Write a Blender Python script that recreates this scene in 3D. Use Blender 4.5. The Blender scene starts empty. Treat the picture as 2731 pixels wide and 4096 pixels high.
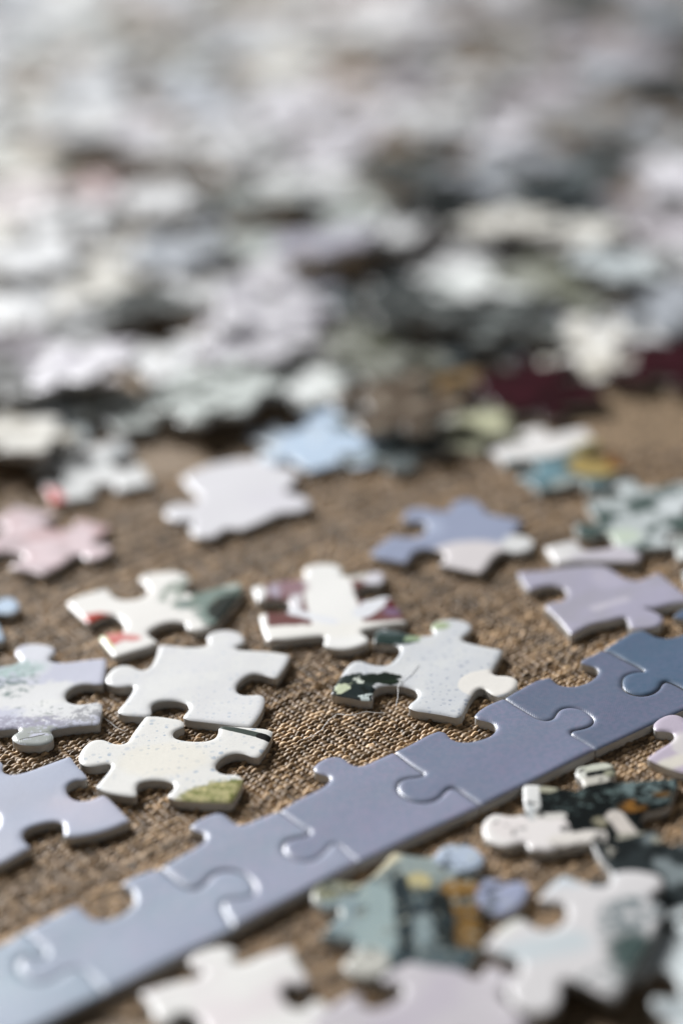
import bpy, math, random
import numpy as np
from mathutils import Matrix, Vector
from mathutils.geometry import delaunay_2d_cdt
MM = 0.001                                   # every measure below is in millimetres, the scene in metres
scene = bpy.context.scene
col = scene.collection

# ---------------------------------------------------------------- camera, a 50 mm lens close to the table
PITCH, ROLL, CAM_H = math.radians(26.7), math.radians(-3.5), 165.0
cam = bpy.data.cameras.new('camera'); cam_o = bpy.data.objects.new('camera', cam); col.objects.link(cam_o)
fwd = Vector((0, math.cos(PITCH), -math.sin(PITCH))); up0 = Vector((0, math.sin(PITCH), math.cos(PITCH))); ex = Vector((1, 0, 0))
right = ex*math.cos(ROLL) + up0*math.sin(ROLL); up = -ex*math.sin(ROLL) + up0*math.cos(ROLL)
m = Matrix((right, up, -fwd)).transposed().to_4x4(); m.translation = Vector((0, 0, CAM_H*MM)); cam_o.matrix_world = m
cam.sensor_fit = 'VERTICAL'; cam.sensor_height = 22.3; cam.lens = 50.0*9184/9183.9
cam.clip_start = 0.01; cam.clip_end = 50
cam.dof.use_dof = True; cam.dof.focus_distance = 0.307; cam.dof.aperture_fstop = 3.5
cam.dof.aperture_blades = 0
scene.camera = cam_o

# ---------------------------------------------------------------- light: a window behind and to the left, dim room
world = bpy.data.worlds.new('World'); scene.world = world; world.use_nodes = True
bg = world.node_tree.nodes['Background']; bg.inputs[0].default_value = (0.92, 0.95, 1.0, 1); bg.inputs[1].default_value = 0.07
def window_light(name, loc, target, sx, sy, power, color):
    l = bpy.data.lights.new(name, 'AREA'); l.shape = 'RECTANGLE'; l.size = sx; l.size_y = sy; l.energy = power; l.color = color
    o = bpy.data.objects.new(name, l); col.objects.link(o); o.location = loc
    o.rotation_euler = (Vector(target)-Vector(loc)).to_track_quat('-Z', 'Y').to_euler(); return o
window_light('window_light', (-1.22, 2.02, 1.18), (0, 0.3, 0), 0.72, 0.8, 134, (0.985, 0.99, 1.0))
scene.view_settings.view_transform = 'Standard'; scene.view_settings.look = 'None'
scene.view_settings.exposure = 0.0; scene.view_settings.gamma = 1.0
scene.render.engine = 'CYCLES'; scene.cycles.use_denoising = True
scene.cycles.sample_clamp_indirect = 6; scene.cycles.max_bounces = 6

TRACED = [
('white_a', 'plain white puzzle piece with faint blue speckles, behind the one with the black line', (-21.76, 275.56), (0.75, 0.75, 0.735), [('n', 0.25, 0.5, 0.15, (0.7, 0.7, 0.71), 0.7), ('sp', 1.0, 0.3, (0.42, 0.49, 0.58), 0.6)], 0, 0.05, [(-5.38, 10.69, 1), (-3.72, 10.27, 0), (-1.13, 9.44, 0), (0.52, 9.39, 0), (1.46, 9.71, 0), (1.58, 10.64, 0), (1.4, 11.95, 0), (1.89, 13.11, 0), (2.99, 13.68, 0), (4.28, 13.71, 0), (5.77, 12.9, 0), (6.61, 11.5, 0), (6.72, 10.02, 0), (6.18, 8.99, 0), (5.49, 8.71, 0), (5.83, 7.94, 0), (8.02, 7.39, 0), (10.74, 6.7, 0), (13.27, 5.6, 1), (12.9, 3.52, 0), (12.17, 1.15, 0), (11.41, -0.78, 1), (10.56, -0.33, 0), (9.14, 0.74, 0), (8.06, 0.94, 0), (7.0, 0.2, 0), (6.04, -1.24, 0), (5.67, -2.73, 0), (5.99, -3.96, 0), (6.87, -4.6, 0), (8.1, -4.68, 0), (8.98, -4.72, 0), (9.56, -5.32, 0), (9.72, -6.41, 0), (9.43, -8.7, 0), (8.75, -10.92, 0), (7.9, -12.92, 1), (6.44, -12.53, 0), (3.85, -11.65, 0), (1.24, -10.77, 0), (-0.5, -10.17, 0), (-1.39, -9.48, 1), (-1.11, -8.63, 0), (-0.72, -7.85, 0), (-0.55, -7.05, 0), (-0.99, -6.0, 0), (-2.07, -5.14, 0), (-3.48, -4.8, 0), (-4.88, -4.98, 0), (-5.64, -5.62, 0), (-5.86, -6.43, 0), (-5.73, -7.44, 0), (-5.75, -8.19, 0), (-6.02, -8.62, 0), (-7.51, -8.38, 0), (-9.28, -7.92, 0), (-10.37, -7.13, 1), (-10.24, -6.25, 0), (-9.47, -4.51, 0), (-8.71, -2.23, 0), (-8.47, -0.9, 0), (-8.61, -0.19, 0), (-9.0, -0.25, 0), (-10.05, -0.43, 0), (-11.32, -0.04, 0), (-12.36, 0.94, 0), (-12.56, 2.0, 0), (-12.18, 3.7, 0), (-11.28, 5.18, 0), (-10.04, 5.56, 0), (-8.92, 4.9, 0), (-7.97, 3.97, 0), (-7.15, 3.81, 0), (-6.39, 4.77, 0), (-5.77, 7.19, 0)]),
('white_b', 'white blue-speckled puzzle piece with thin black line and a mossy green corner', (-23.91, 255.62), (0.77, 0.76, 0.725), [('sp', 0.95, 0.4, (0.3, 0.39, 0.5), 0.75), ('b', (-1.34, 0.11), (6, 4), 0.8, 0.5, (0.8, 0.74, 0.6), 0.35), ('b', (8.87, -10.28), (8.2, 4.6), 0.35, 0.9, (0.4, 0.37, 0.18), 1), ('bn', (8.86, -9.98), (8.5, 4.6), 0.3, 0.9, 0.52, (0.16, 0.18, 0.05)), ('bn', (6.4, -9.13), (7, 3), 0.3, 1.0, 0.6, (0.62, 0.55, 0.28)), ('s', (6.26, 7.36), (11.67, 4.32), 0.55, 0.08, 0.1, (0.055, 0.07, 0.06)), ('s', (11.33, 4.45), (12.44, 3.6), 0.62, 0.06, 0.1, (0.006, 0.006, 0.006))], 0, 0.05, [(-4.24, 11.5, 1), (-2.67, 11.22, 0), (-0.73, 10.5, 0), (0.54, 9.87, 0), (1.0, 9.0, 0), (0.91, 7.98, 0), (0.07, 7.49, 0), (-0.46, 6.59, 0), (-0.19, 5.45, 0), (1.03, 4.68, 0), (2.74, 4.23, 0), (4.27, 4.21, 0), (5.28, 4.83, 0), (5.68, 6.05, 0), (5.71, 7.23, 0), (6.08, 7.84, 1), (7.8, 7.41, 0), (10.38, 6.8, 0), (12.1, 6.28, 0), (12.99, 5.54, 1), (12.7, 3.82, 0), (12.1, 1.69, 0), (11.1, -0.67, 1), (10.26, -0.42, 0), (9.25, 0.4, 0), (8.23, 0.73, 0), (7.06, 0.4, 0), (6.07, -0.57, 0), (5.48, -1.88, 0), (5.53, -2.95, 0), (6.13, -3.77, 0), (7.14, -4.33, 0), (8.13, -4.29, 0), (9.18, -5.75, 1), (8.84, -7.64, 0), (8.29, -9.49, 0), (7.66, -11.07, 1), (6.11, -10.7, 0), (3.98, -10.38, 0), (2.34, -10.0, 0), (0.69, -9.53, 0), (-0.62, -8.51, 1), (-0.27, -7.82, 0), (0.19, -7.05, 0), (0.33, -6.35, 0), (0.09, -5.64, 0), (-0.46, -5.14, 0), (-1.97, -4.61, 0), (-3.46, -4.66, 0), (-4.43, -5.15, 0), (-4.67, -6.16, 0), (-4.56, -7.35, 0), (-4.6, -8.17, 0), (-5.93, -7.85, 0), (-7.61, -7.16, 0), (-8.99, -6.28, 0), (-9.96, -5.34, 1), (-9.46, -4.15, 0), (-8.74, -2.42, 0), (-8.25, -0.96, 0), (-8.24, -0.19, 0), (-8.65, 0.07, 0), (-9.72, -0.18, 0), (-11.06, -0.34, 0), (-12.11, 0.24, 0), (-12.67, 1.53, 0), (-12.58, 3.23, 0), (-11.95, 5.04, 0), (-11.0, 6.14, 0), (-9.8, 6.13, 0), (-8.54, 5.13, 0), (-7.32, 4.67, 0), (-6.49, 5.05, 0), (-5.91, 6.89, 0), (-5.16, 9.06, 0)]),
('speckled_right', 'pale speckled puzzle piece with dark green blotch on its left corner, above the blue strip', (10.31, 275.21), (0.66, 0.67, 0.67), [('n', 0.3, 0.5, 0.15, (0.6, 0.62, 0.65), 0.7), ('sp', 1.0, 0.36, (0.3, 0.34, 0.42), 0.8), ('b', (-12.0, -6.0), (5.0, 2.1), 0.12, 1.2, (0.005, 0.009, 0.007), 1), ('b', (-9.61, -2.55), (3.6, 1.9), 0.12, 1.2, (0.02, 0.03, 0.026), 1), ('b', (-9.97, -5.23), (2.6, 1.8), 0.1, 0.8, (0.012, 0.02, 0.02), 1), ('b', (-6.42, -2.08), (2.9, 1.25), 0.1, 0.6, (0.008, 0.014, 0.009), 1), ('b', (-5.06, -3.26), (1.6, 0.6), 0.1, 0.4, (0.01, 0.02, 0.01), 1), ('b', (-9.17, -2.43), (1.0, 0.55), 0.1, 1.8, (0.62, 0.66, 0.58), 1), ('b', (-11.86, -3.99), (1.2, 1.2), 0.1, 2.0, (0.55, 0.6, 0.42), 1), ('s', (-8.8, -4.35), (-8.04, -7.46), 0.28, 0.06, 0.5, (0.004, 0.008, 0.006)), ('b', (-8.8, -6.87), (0.7, 0.7), 0.1, 1.6, (0.55, 0.62, 0.6), 1), ('s', (-5.93, 9.39), (-2.14, 8.56), 1.9, 0.15, 0.9, (0.025, 0.045, 0.04)), ('s', (-6.06, 10.58), (-1.9, 9.62), 0.5, 0.15, 0.7, (0.09, 0.12, 0.12)), ('b', (-1.25, 8.26), (1.2, 0.9), 0.2, 0.6, (0.3, 0.38, 0.24), 1), ('b', (2.87, 11.43), (1.4, 1.2), 0.3, 0.5, (0.38, 0.45, 0.28), 1), ('s', (7.55, -5.27), (12.68, -3.83), 3.4, 0.08, 0.2, (0.8, 0.77, 0.72))], 0, 0.05, [(-6.02, 11.68, 1), (-4.56, 11.43, 0), (-2.78, 10.39, 0), (-1.37, 9.38, 0), (-0.66, 9.1, 0), (0.61, 8.95, 0), (1.71, 9.11, 0), (1.85, 9.82, 0), (1.51, 11.05, 0), (1.83, 12.31, 0), (2.89, 13.18, 0), (4.74, 13.25, 0), (6.52, 12.36, 0), (7.23, 10.89, 0), (6.84, 9.36, 0), (5.92, 8.11, 0), (5.58, 7.17, 0), (6.94, 5.99, 0), (8.83, 4.86, 0), (11.11, 3.69, 1), (10.53, 1.64, 0), (9.61, -0.71, 0), (8.99, -2.36, 1), (9.49, -3.04, 0), (10.62, -3.24, 0), (11.64, -3.64, 0), (12.32, -4.81, 0), (12.07, -6.48, 0), (11.07, -7.87, 0), (9.78, -8.72, 0), (8.78, -8.27, 0), (7.93, -6.93, 0), (7.42, -6.16, 0), (6.66, -6.51, 0), (5.64, -8.4, 0), (4.75, -10.94, 0), (4.0, -12.97, 0), (3.45, -13.48, 1), (2.04, -12.74, 0), (-0.46, -11.64, 0), (-2.14, -10.95, 0), (-2.95, -10.04, 1), (-2.55, -9.03, 0), (-1.78, -8.13, 0), (-1.41, -7.14, 0), (-1.6, -6.04, 0), (-2.34, -5.18, 0), (-3.53, -4.43, 0), (-4.57, -4.1, 0), (-5.62, -4.05, 0), (-6.69, -4.33, 0), (-7.34, -5.27, 0), (-7.57, -6.52, 0), (-7.7, -7.83, 1), (-8.91, -7.59, 0), (-10.97, -6.62, 0), (-12.35, -6.02, 0), (-13.38, -5.33, 1), (-12.44, -2.56, 0), (-11.49, -0.09, 0), (-10.53, 2.13, 0), (-9.7, 3.02, 0), (-8.71, 2.9, 0), (-7.67, 2.0, 0), (-6.27, 1.37, 0), (-5.01, 1.57, 0), (-4.06, 2.87, 0), (-3.28, 4.73, 0), (-3.27, 5.98, 0), (-3.77, 6.87, 0), (-5.11, 7.28, 0), (-6.55, 7.71, 0), (-7.04, 8.14, 1), (-6.73, 9.85, 0)]),
('grey_white_left', 'grey-lilac and white puzzle piece with grey brushmarks and rounded front knob, at left edge', (-43.02, 274.55), (0.56, 0.57, 0.66), [('b', (-0.85, -0.32), (9, 3.2), 0.6, 1.5, (0.74, 0.74, 0.73), 0.9), ('b', (3.41, -4.68), (6, 3), 0.6, 1.2, (0.76, 0.76, 0.74), 0.8), ('b', (-1.7, 9.55), (2.5, 6), 0.6, 1, (0.72, 0.73, 0.76), 0.7), ('bn', (-4.08, 4.04), (3.2, 4.5), 0.6, 1.1, 0.5, (0.14, 0.2, 0.19)), ('bn', (-6.0, 7.11), (6, 2.5), 0.5, 1.2, 0.45, (0.4, 0.52, 0.5)), ('bn', (4.74, -7.5), (8, 1.8), 0.5, 0.9, 0.5, (0.33, 0.33, 0.36)), ('bn', (-5.01, -7.6), (9, 2), 0.4, 1.2, 0.45, (0.35, 0.34, 0.42)), ('bn', (7.71, -6.68), (3, 3), 0.5, 0.9, 0.5, (0.36, 0.36, 0.38)), ('bn', (-0.28, -11.46), (5, 3), 0.3, 0.8, 0.4, (0.36, 0.38, 0.36)), ('s', (-1.96, -11.83), (1.36, -10.71), 0.1, 0.05, 0.2, (0.1, 0.1, 0.09)), ('s', (-0.94, -10.28), (1.73, -10.09), 0.07, 0.04, 0.2, (0.2, 0.2, 0.17)), ('bn', (0.3, -4.15), (4, 2), 0.4, 1.0, 0.6, (0.3, 0.33, 0.32))], 0, 0.05, [(-10.8, 9.31, 1), (-9.1, 8.39, 0), (-7.34, 7.99, 0), (-6.14, 8.37, 0), (-4.91, 8.55, 0), (-4.05, 9.08, 0), (-4.02, 10.12, 0), (-4.75, 11.36, 0), (-4.83, 12.64, 0), (-4.1, 13.95, 0), (-2.63, 14.22, 0), (-0.97, 13.81, 0), (0.27, 12.92, 0), (0.84, 12.0, 0), (0.79, 10.95, 0), (0.3, 10.05, 0), (0.18, 9.12, 0), (1.13, 8.5, 0), (2.86, 8.24, 0), (5.1, 8.57, 0), (6.8, 8.69, 0), (8.39, 8.72, 1), (8.53, 6.73, 0), (8.47, 4.28, 0), (8.44, 1.61, 1), (7.55, 1.55, 0), (6.52, 1.9, 0), (5.41, 1.88, 0), (4.34, 1.3, 0), (3.54, 0.19, 0), (3.33, -1.17, 0), (3.77, -2.49, 0), (4.94, -3.3, 0), (6.04, -3.42, 0), (7.13, -3.25, 0), (7.89, -3.13, 0), (8.53, -3.69, 0), (8.73, -4.87, 0), (8.64, -7.16, 0), (8.64, -9.05, 1), (7.02, -8.97, 0), (4.87, -9.12, 0), (3.38, -9.34, 0), (2.23, -9.72, 0), (2.17, -10.23, 0), (2.62, -11.4, 0), (2.39, -12.57, 0), (1.38, -13.19, 0), (-0.12, -13.13, 0), (-1.76, -12.68, 0), (-2.71, -11.85, 0), (-3.06, -10.8, 0), (-2.8, -9.99, 0), (-2.25, -9.58, 0), (-2.45, -8.72, 0), (-3.8, -8.7, 0), (-4.87, -8.83, 0), (-7.01, -8.98, 0), (-10.25, -8.92, 1), (-10.3, -6.08, 0), (-11.47, -4.62, 0), (-12.7, -1.97, 0), (-12.12, 0.32, 0), (-10.96, 0.79, 0), (-10.91, 4.79, 0)]),
('lilac_left', 'plain lilac-blue puzzle piece with sockets, lower left, in front of the speckled pieces', (-41.77, 247.42), (0.45, 0.47, 0.555), [('b', (8.81, -2.28), (7, 4), 2, 1, (0.58, 0.52, 0.58), 0.7), ('n', 0.12, 0.5, 0.2, (0.43, 0.48, 0.6), 0.5)], 0, 0.05, [(3.95, 10.71, 1), (4.95, 8.4, 0), (5.95, 6.69, 0), (6.76, 5.01, 1), (6.23, 4.66, 0), (5.47, 4.81, 0), (4.63, 4.34, 0), (4.07, 3.51, 0), (4.14, 2.17, 0), (4.78, 0.77, 0), (5.84, -0.11, 0), (6.83, -0.21, 0), (8.02, 0.31, 0), (9.02, 0.97, 1), (9.9, -0.22, 0), (11.27, -2.54, 0), (12.79, -5.38, 1), (10.91, -6.66, 0), (8.57, -7.67, 0), (6.2, -8.14, 0), (4.69, -7.98, 1), (4.52, -6.29, 0), (4.27, -5.04, 0), (3.5, -4.49, 0), (2.29, -4.57, 0), (0.88, -5.06, 0), (-0.36, -5.98, 0), (-0.67, -7.21, 0), (-0.24, -8.5, 0), (0.73, -9.94, 1), (-0.68, -11.33, 0), (-2.31, -12.78, 0), (-3.76, -13.63, 1), (-5.11, -11.07, 0), (-5.73, -8.75, 0), (-5.33, -6.92, 0), (-4.35, -5.98, 0), (-4.02, -4.53, 0), (-4.2, -2.81, 0), (-5.08, -1.42, 0), (-6.35, -1.07, 0), (-7.22, -2.06, 0), (-7.91, -2.41, 0), (-9.49, 0.57, 0), (-11.33, 3.42, 1), (-9.73, 4.58, 0), (-8.62, 5.8, 0), (-7.84, 6.62, 0), (-7.65, 7.74, 0), (-8.28, 9.41, 0), (-7.67, 10.73, 0), (-6.44, 11.06, 0), (-5.23, 10.41, 0), (-4.75, 9.25, 0), (-4.82, 8.34, 0), (-4.28, 7.41, 0), (-3.24, 7.02, 0), (-1.28, 7.6, 0), (0.51, 8.66, 0), (2.31, 9.73, 0)]),
('mauve_right_edge', 'mauve puzzle piece with cream streak and curled knob, right edge, below the blue strip', (43.53, 253.54), (0.5, 0.44, 0.52), [('s', (-4.67, -6.97), (0.78, -3.67), 1.2, 0.6, 0.4, (0.7, 0.66, 0.58)), ('b', (-0.59, -1.98), (2, 3), 0.5, 0.5, (0.68, 0.65, 0.62), 0.8)], 0, 0.05, [(-6.26, -4.39, 1), (-4.32, -2.48, 0), (-2.78, -1.12, 0), (-1.92, 0.17, 0), (-2.07, 1.34, 0), (-3.0, 1.8, 0), (-4.15, 1.99, 0), (-4.25, 3.26, 0), (-3.48, 4.76, 0), (-2.24, 5.67, 0), (-1.04, 5.76, 0), (-0.14, 5.02, 0), (0.58, 3.18, 0), (1.57, 3.07, 0), (3.05, 4.81, 0), (5.88, 8.36, 1), (8.37, 6.12, 0), (11.97, 2.82, 1), (8.06, -4.49, 0), (3.79, -12.59, 1), (1.27, -10.42, 0), (-0.92, -9.01, 0), (-3.13, -7.58, 0), (-4.86, -6.05, 0)]),
('red_patch_white', 'bright white puzzle piece with two red marks and a grey-green end', (-28.81, 296.94), (0.84, 0.82, 0.78), [('b', (-7.9, -1.69), (2.0, 1.5), 0.35, 0.4, (0.5, 0.07, 0.05), 1), ('b', (-5.33, -7.84), (1.7, 2.2), 0.3, 0.5, (0.6, 0.1, 0.09), 1), ('s', (-5.33, -7.84), (-2.08, -8.42), 0.8, 0.5, 0.4, (0.68, 0.28, 0.26)), ('s', (-6.79, -7.49), (-5.32, -10.87), 0.55, 0.15, 0.1, (0.72, 0.78, 0.5)), ('bn', (5.95, 3.92), (5, 5), 0.5, 0.55, 0.46, (0.22, 0.27, 0.22)), ('b', (10.99, 1.37), (4.6, 9), 0.5, 1.5, (0.1, 0.13, 0.11), 1), ('b', (8.81, 0.14), (2.4, 5.5), 0.7, 1.2, (0.22, 0.28, 0.25), 1), ('b', (4.77, 0.65), (1.3, 1.3), 0.5, 0.6, (0.22, 0.27, 0.25), 1), ('b', (9.99, 0.55), (0.8, 1.2), 0.3, 0.3, (0.32, 0.17, 0.03), 1), ('b', (11.94, -1.38), (3.6, 4), 0.4, 0.8, (0.03, 0.035, 0.03), 1), ('b', (11.66, 5.7), (1.6, 1.4), 0.4, 0.4, (0.45, 0.5, 0.46), 1)], 0, 0.05, [(-12.84, 3.62, 1), (-11.34, 5.27, 0), (-9.01, 6.48, 0), (-7.03, 7.43, 1), (-6.52, 5.89, 0), (-5.71, 4.25, 0), (-3.81, 3.24, 0), (-1.98, 3.58, 0), (-0.92, 4.6, 0), (-0.71, 6.12, 0), (-1.36, 7.95, 0), (-2.29, 9.64, 0), (-1.6, 10.94, 0), (0.64, 11.45, 0), (2.9, 11.36, 0), (4.44, 10.36, 0), (5.44, 8.45, 0), (4.95, 6.37, 0), (4.63, 4.86, 0), (5.76, 4.14, 0), (7.78, 4.65, 0), (9.99, 5.72, 0), (12.76, 6.73, 1), (13.35, 3.75, 0), (11.4, -1.69, 1), (10.53, -3.8, 0), (9.13, -6.01, 1), (7.54, -7.09, 0), (6.28, -7.11, 0), (5.36, -6.27, 1), (5.17, -4.79, 0), (3.84, -4.08, 0), (2.05, -4.4, 0), (0.48, -5.67, 0), (-0.27, -7.03, 0), (0.23, -8.17, 0), (1.47, -9.93, 1), (0.19, -11.01, 0), (-2.06, -12.04, 0), (-4.64, -13.33, 1), (-5.86, -10.8, 0), (-7.24, -7.43, 1), (-5.95, -6.51, 0), (-4.25, -6.36, 0), (-3.61, -4.98, 0), (-4.29, -2.7, 0), (-5.75, -1.03, 0), (-7.19, -1.41, 0), (-9.16, -3.2, 1), (-10.94, -0.01, 0)]),
('maroon_stripe', 'puzzle piece with dull maroon patches between broad white stripes, behind the speckled pieces', (-2.26, 294.97), (0.17, 0.075, 0.07), [('s', (-1.42, 13.32), (1.54, -13.11), 3.7, 0.25, 0.2, (0.84, 0.83, 0.8)), ('s', (-9.79, -7.49), (10.64, -7.87), 1.9, 0.25, 0.3, (0.84, 0.82, 0.77)), ('s', (-10.68, -0.97), (-10.22, -7.74), 1.0, 0.25, 0.2, (0.85, 0.84, 0.8)), ('s', (-5.2, 3.49), (-5.43, -1.55), 0.9, 0.25, 0.2, (0.72, 0.7, 0.72)), ('s', (-5.78, -1.51), (0.07, -5.22), 0.8, 0.3, 0.3, (0.78, 0.79, 0.82)), ('s', (7.66, 1.11), (4.49, -2.93), 1.6, 0.25, 0.3, (0.76, 0.77, 0.8)), ('b', (-10.71, 4.74), (1.2, 2.3), 0.4, 0.3, (0.8, 0.8, 0.78), 1), ('b', (-8.03, 5.42), (1.1, 2.2), 0.5, 0.3, (0.46, 0.42, 0.5), 1), ('b', (-5.71, 5.81), (2.2, 2.5), 0.7, 0.3, (0.3, 0.19, 0.21), 1), ('b', (6.54, 7.39), (1.8, 2.5), 0.4, 0.4, (0.66, 0.64, 0.68), 1), ('b', (4.06, 8.33), (1.6, 1.5), 0.4, 0.4, (0.6, 0.58, 0.54), 1), ('b', (8.84, -3.1), (1.4, 1.4), 0.5, 0.3, (0.2, 0.13, 0.2), 1), ('b', (8.98, -0.61), (1.2, 1.6), 0.3, 0.3, (0.12, 0.02, 0.025), 1)], 0, 0.05, [(-11.71, 6.8, 1), (-9.47, 7.53, 0), (-6.76, 8.39, 0), (-4.78, 8.39, 0), (-3.68, 9.2, 0), (-3.98, 11.07, 0), (-3.09, 12.49, 0), (-0.88, 12.92, 0), (1.1, 12.18, 0), (1.82, 10.58, 0), (1.64, 8.93, 0), (2.8, 8.47, 0), (5.17, 9.13, 0), (7.81, 9.4, 1), (8.06, 7.22, 0), (7.51, 5.15, 1), (6.26, 5.29, 0), (4.64, 4.98, 0), (3.69, 3.47, 0), (4.13, 1.18, 0), (5.52, 0.71, 0), (7.32, 1.47, 0), (8.56, 1.49, 1), (9.38, -1.29, 0), (10.24, -4.48, 0), (10.72, -6.61, 1), (8.64, -6.81, 0), (6.03, -7.38, 0), (4.02, -8.13, 0), (4.07, -8.97, 0), (4.72, -9.93, 0), (4.91, -11.43, 0), (3.24, -12.71, 0), (1.54, -13.11, 0), (-0.47, -12.47, 0), (-1.42, -11.34, 0), (-1.12, -10.05, 0), (-1.32, -8.99, 0), (-3.46, -9.06, 0), (-6.02, -9.38, 0), (-9.35, -9.68, 1), (-9.96, -6.87, 0), (-10.59, -1.92, 1), (-9.1, -1.15, 0), (-7.7, -1.61, 0), (-6.3, -0.83, 0), (-6.11, 0.72, 0), (-6.8, 2.07, 0), (-8.57, 2.74, 0), (-10.87, 2.2, 1)]),
('blue_lilac', 'blue-lilac puzzle piece with whitish lower corner, right of centre, softly out of focus', (16.64, 313.9), (0.3, 0.335, 0.45), [('b', (2.39, -8.1), (7.5, 6.5), 0.7, 0.6, (0.66, 0.62, 0.62), 1), ('b', (10.45, -3.77), (3, 3.5), 0.6, 0.5, (0.68, 0.68, 0.67), 1), ('b', (-2.93, 4.05), (2, 3), 0.8, 0.4, (0.42, 0.47, 0.6), 0.7)], 0, 0.05, [(-6.11, 10.7, 1), (-3.61, 10.9, 0), (-1.43, 9.35, 0), (0.5, 9.69, 0), (1.03, 11.56, 0), (2.67, 12.93, 0), (4.54, 12.3, 0), (5.69, 10.21, 0), (6.05, 7.86, 0), (8.16, 6.26, 0), (11.56, 4.23, 1), (10.53, 2.04, 0), (9.54, -0.34, 1), (11.15, -0.79, 0), (12.4, -2.75, 0), (11.87, -5.01, 0), (9.63, -6.33, 0), (7.73, -5.29, 0), (6.66, -5.98, 0), (5.49, -7.77, 0), (4.55, -10.08, 0), (3.47, -12.07, 1), (1.08, -10.7, 0), (-0.98, -9.5, 0), (-2.62, -8.55, 1), (-1.61, -7.11, 0), (-1.35, -5.38, 0), (-2.38, -3.95, 0), (-4.15, -3.1, 0), (-5.85, -3.79, 0), (-6.69, -5.63, 0), (-7.33, -7.37, 1), (-9.45, -6.18, 0), (-11.22, -5.27, 0), (-12.71, -3.68, 1), (-11.02, -0.84, 0), (-9.04, 1.9, 1), (-7.22, 1.06, 0), (-5.37, 1.02, 0), (-3.99, 2.14, 0), (-3.49, 4.12, 0), (-3.94, 5.86, 0), (-5.42, 6.3, 0), (-7.36, 7.03, 1)]),
('mauve_right', 'greyish mauve puzzle piece on the right, touching the far end of the blue strip', (37.72, 292.05), (0.375, 0.36, 0.42), [('b', (1.07, 5.8), (2.6, 3), 1.0, 0.6, (0.52, 0.49, 0.54), 0.8), ('s', (-2.03, -2.97), (2.26, -1.18), 0.8, 0.6, 0.4, (0.58, 0.55, 0.58)), ('n', 0.2, 0.5, 0.2, (0.42, 0.4, 0.52), 0.6)], 0, 0.05, [(-12.15, 9.43, 1), (-8.47, 9.49, 0), (-4.23, 10.0, 0), (-0.37, 10.14, 0), (0.91, 9.69, 0), (2.16, 7.76, 0), (3.5, 5.49, 0), (5.02, 4.53, 0), (6.8, 5.41, 0), (8.5, 6.83, 1), (9.8, 3.47, 0), (11.19, 0.05, 0), (12.28, -2.44, 1), (8.77, -3.17, 0), (6.38, -4.03, 0), (5.12, -3.8, 0), (5.97, -4.64, 0), (6.9, -5.9, 0), (7.12, -7.4, 0), (6.08, -9.21, 0), (3.8, -9.63, 0), (2.35, -9.23, 0), (2.08, -7.74, 0), (1.83, -6.09, 0), (-0.58, -6.76, 0), (-3.09, -7.59, 0), (-6.35, -10.23, 1), (-7.65, -5.56, 0), (-9.29, -1.39, 1), (-7.87, -0.3, 0), (-6.54, -0.07, 0), (-5.57, 1.33, 0), (-5.8, 3.57, 0), (-7.31, 4.8, 0), (-8.98, 4.67, 0), (-10.9, 3.54, 1), (-11.42, 4.98, 0)]),
('pale_strip', 'narrow pale mauve-white puzzle piece lying just behind the greyish mauve one', (37.09, 305.84), (0.54, 0.51, 0.56), [('b', (-4.9, 1.05), (2.6, 3), 0.5, 0.4, (0.78, 0.76, 0.75), 1), ('b', (-2.69, 2.59), (3, 3), 0.5, 0.4, (0.66, 0.65, 0.64), 0.8)], 0, 0.05, [(-6.65, 2.93, 1), (-4.41, 3.92, 0), (-1.79, 4.49, 0), (-0.8, 1.42, 0), (2.07, 1.3, 0), (4.73, 2.16, 0), (6.46, 1.2, 0), (7.46, -1.84, 1), (6.52, -3.15, 0), (4.02, -3.07, 0), (0.74, -2.5, 0), (-2.57, -2.14, 0), (-4.28, -2.35, 0), (-5.47, -2.48, 1), (-6.02, 0.11, 0)]),
('white_lilac_mid', 'white lilac-tinted puzzle piece alone on bare cloth, between pink and blue-lilac pieces', (-17.47, 331.2), (0.71, 0.7, 0.725), [('b', (7.14, -0.38), (5, 4), 2, 1, (0.66, 0.64, 0.69), 0.5)], 0, 0.05, [(-8.44, 9.87, 1), (-5.25, 13.28, 0), (-0.45, 15.34, 0), (3.72, 15.54, 0), (7.19, 12.53, 0), (10.74, 9.85, 1), (9.86, 4.9, 0), (8.63, 2.22, 0), (11.15, 0.49, 0), (12.7, -2.47, 0), (11.21, -5.01, 0), (7.78, -5.39, 0), (5.49, -7.38, 0), (1.93, -10.24, 1), (-0.81, -9.64, 0), (-2.57, -12.03, 0), (-5.15, -11.72, 0), (-6.41, -9.08, 0), (-5.98, -6.22, 0), (-7.95, -6.11, 0), (-10.13, -4.36, 0), (-10.52, -1.59, 0), (-8.87, 0.26, 0), (-6.19, -0.08, 0), (-5.19, 2.16, 0), (-6.49, 4.87, 0)]),
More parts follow.
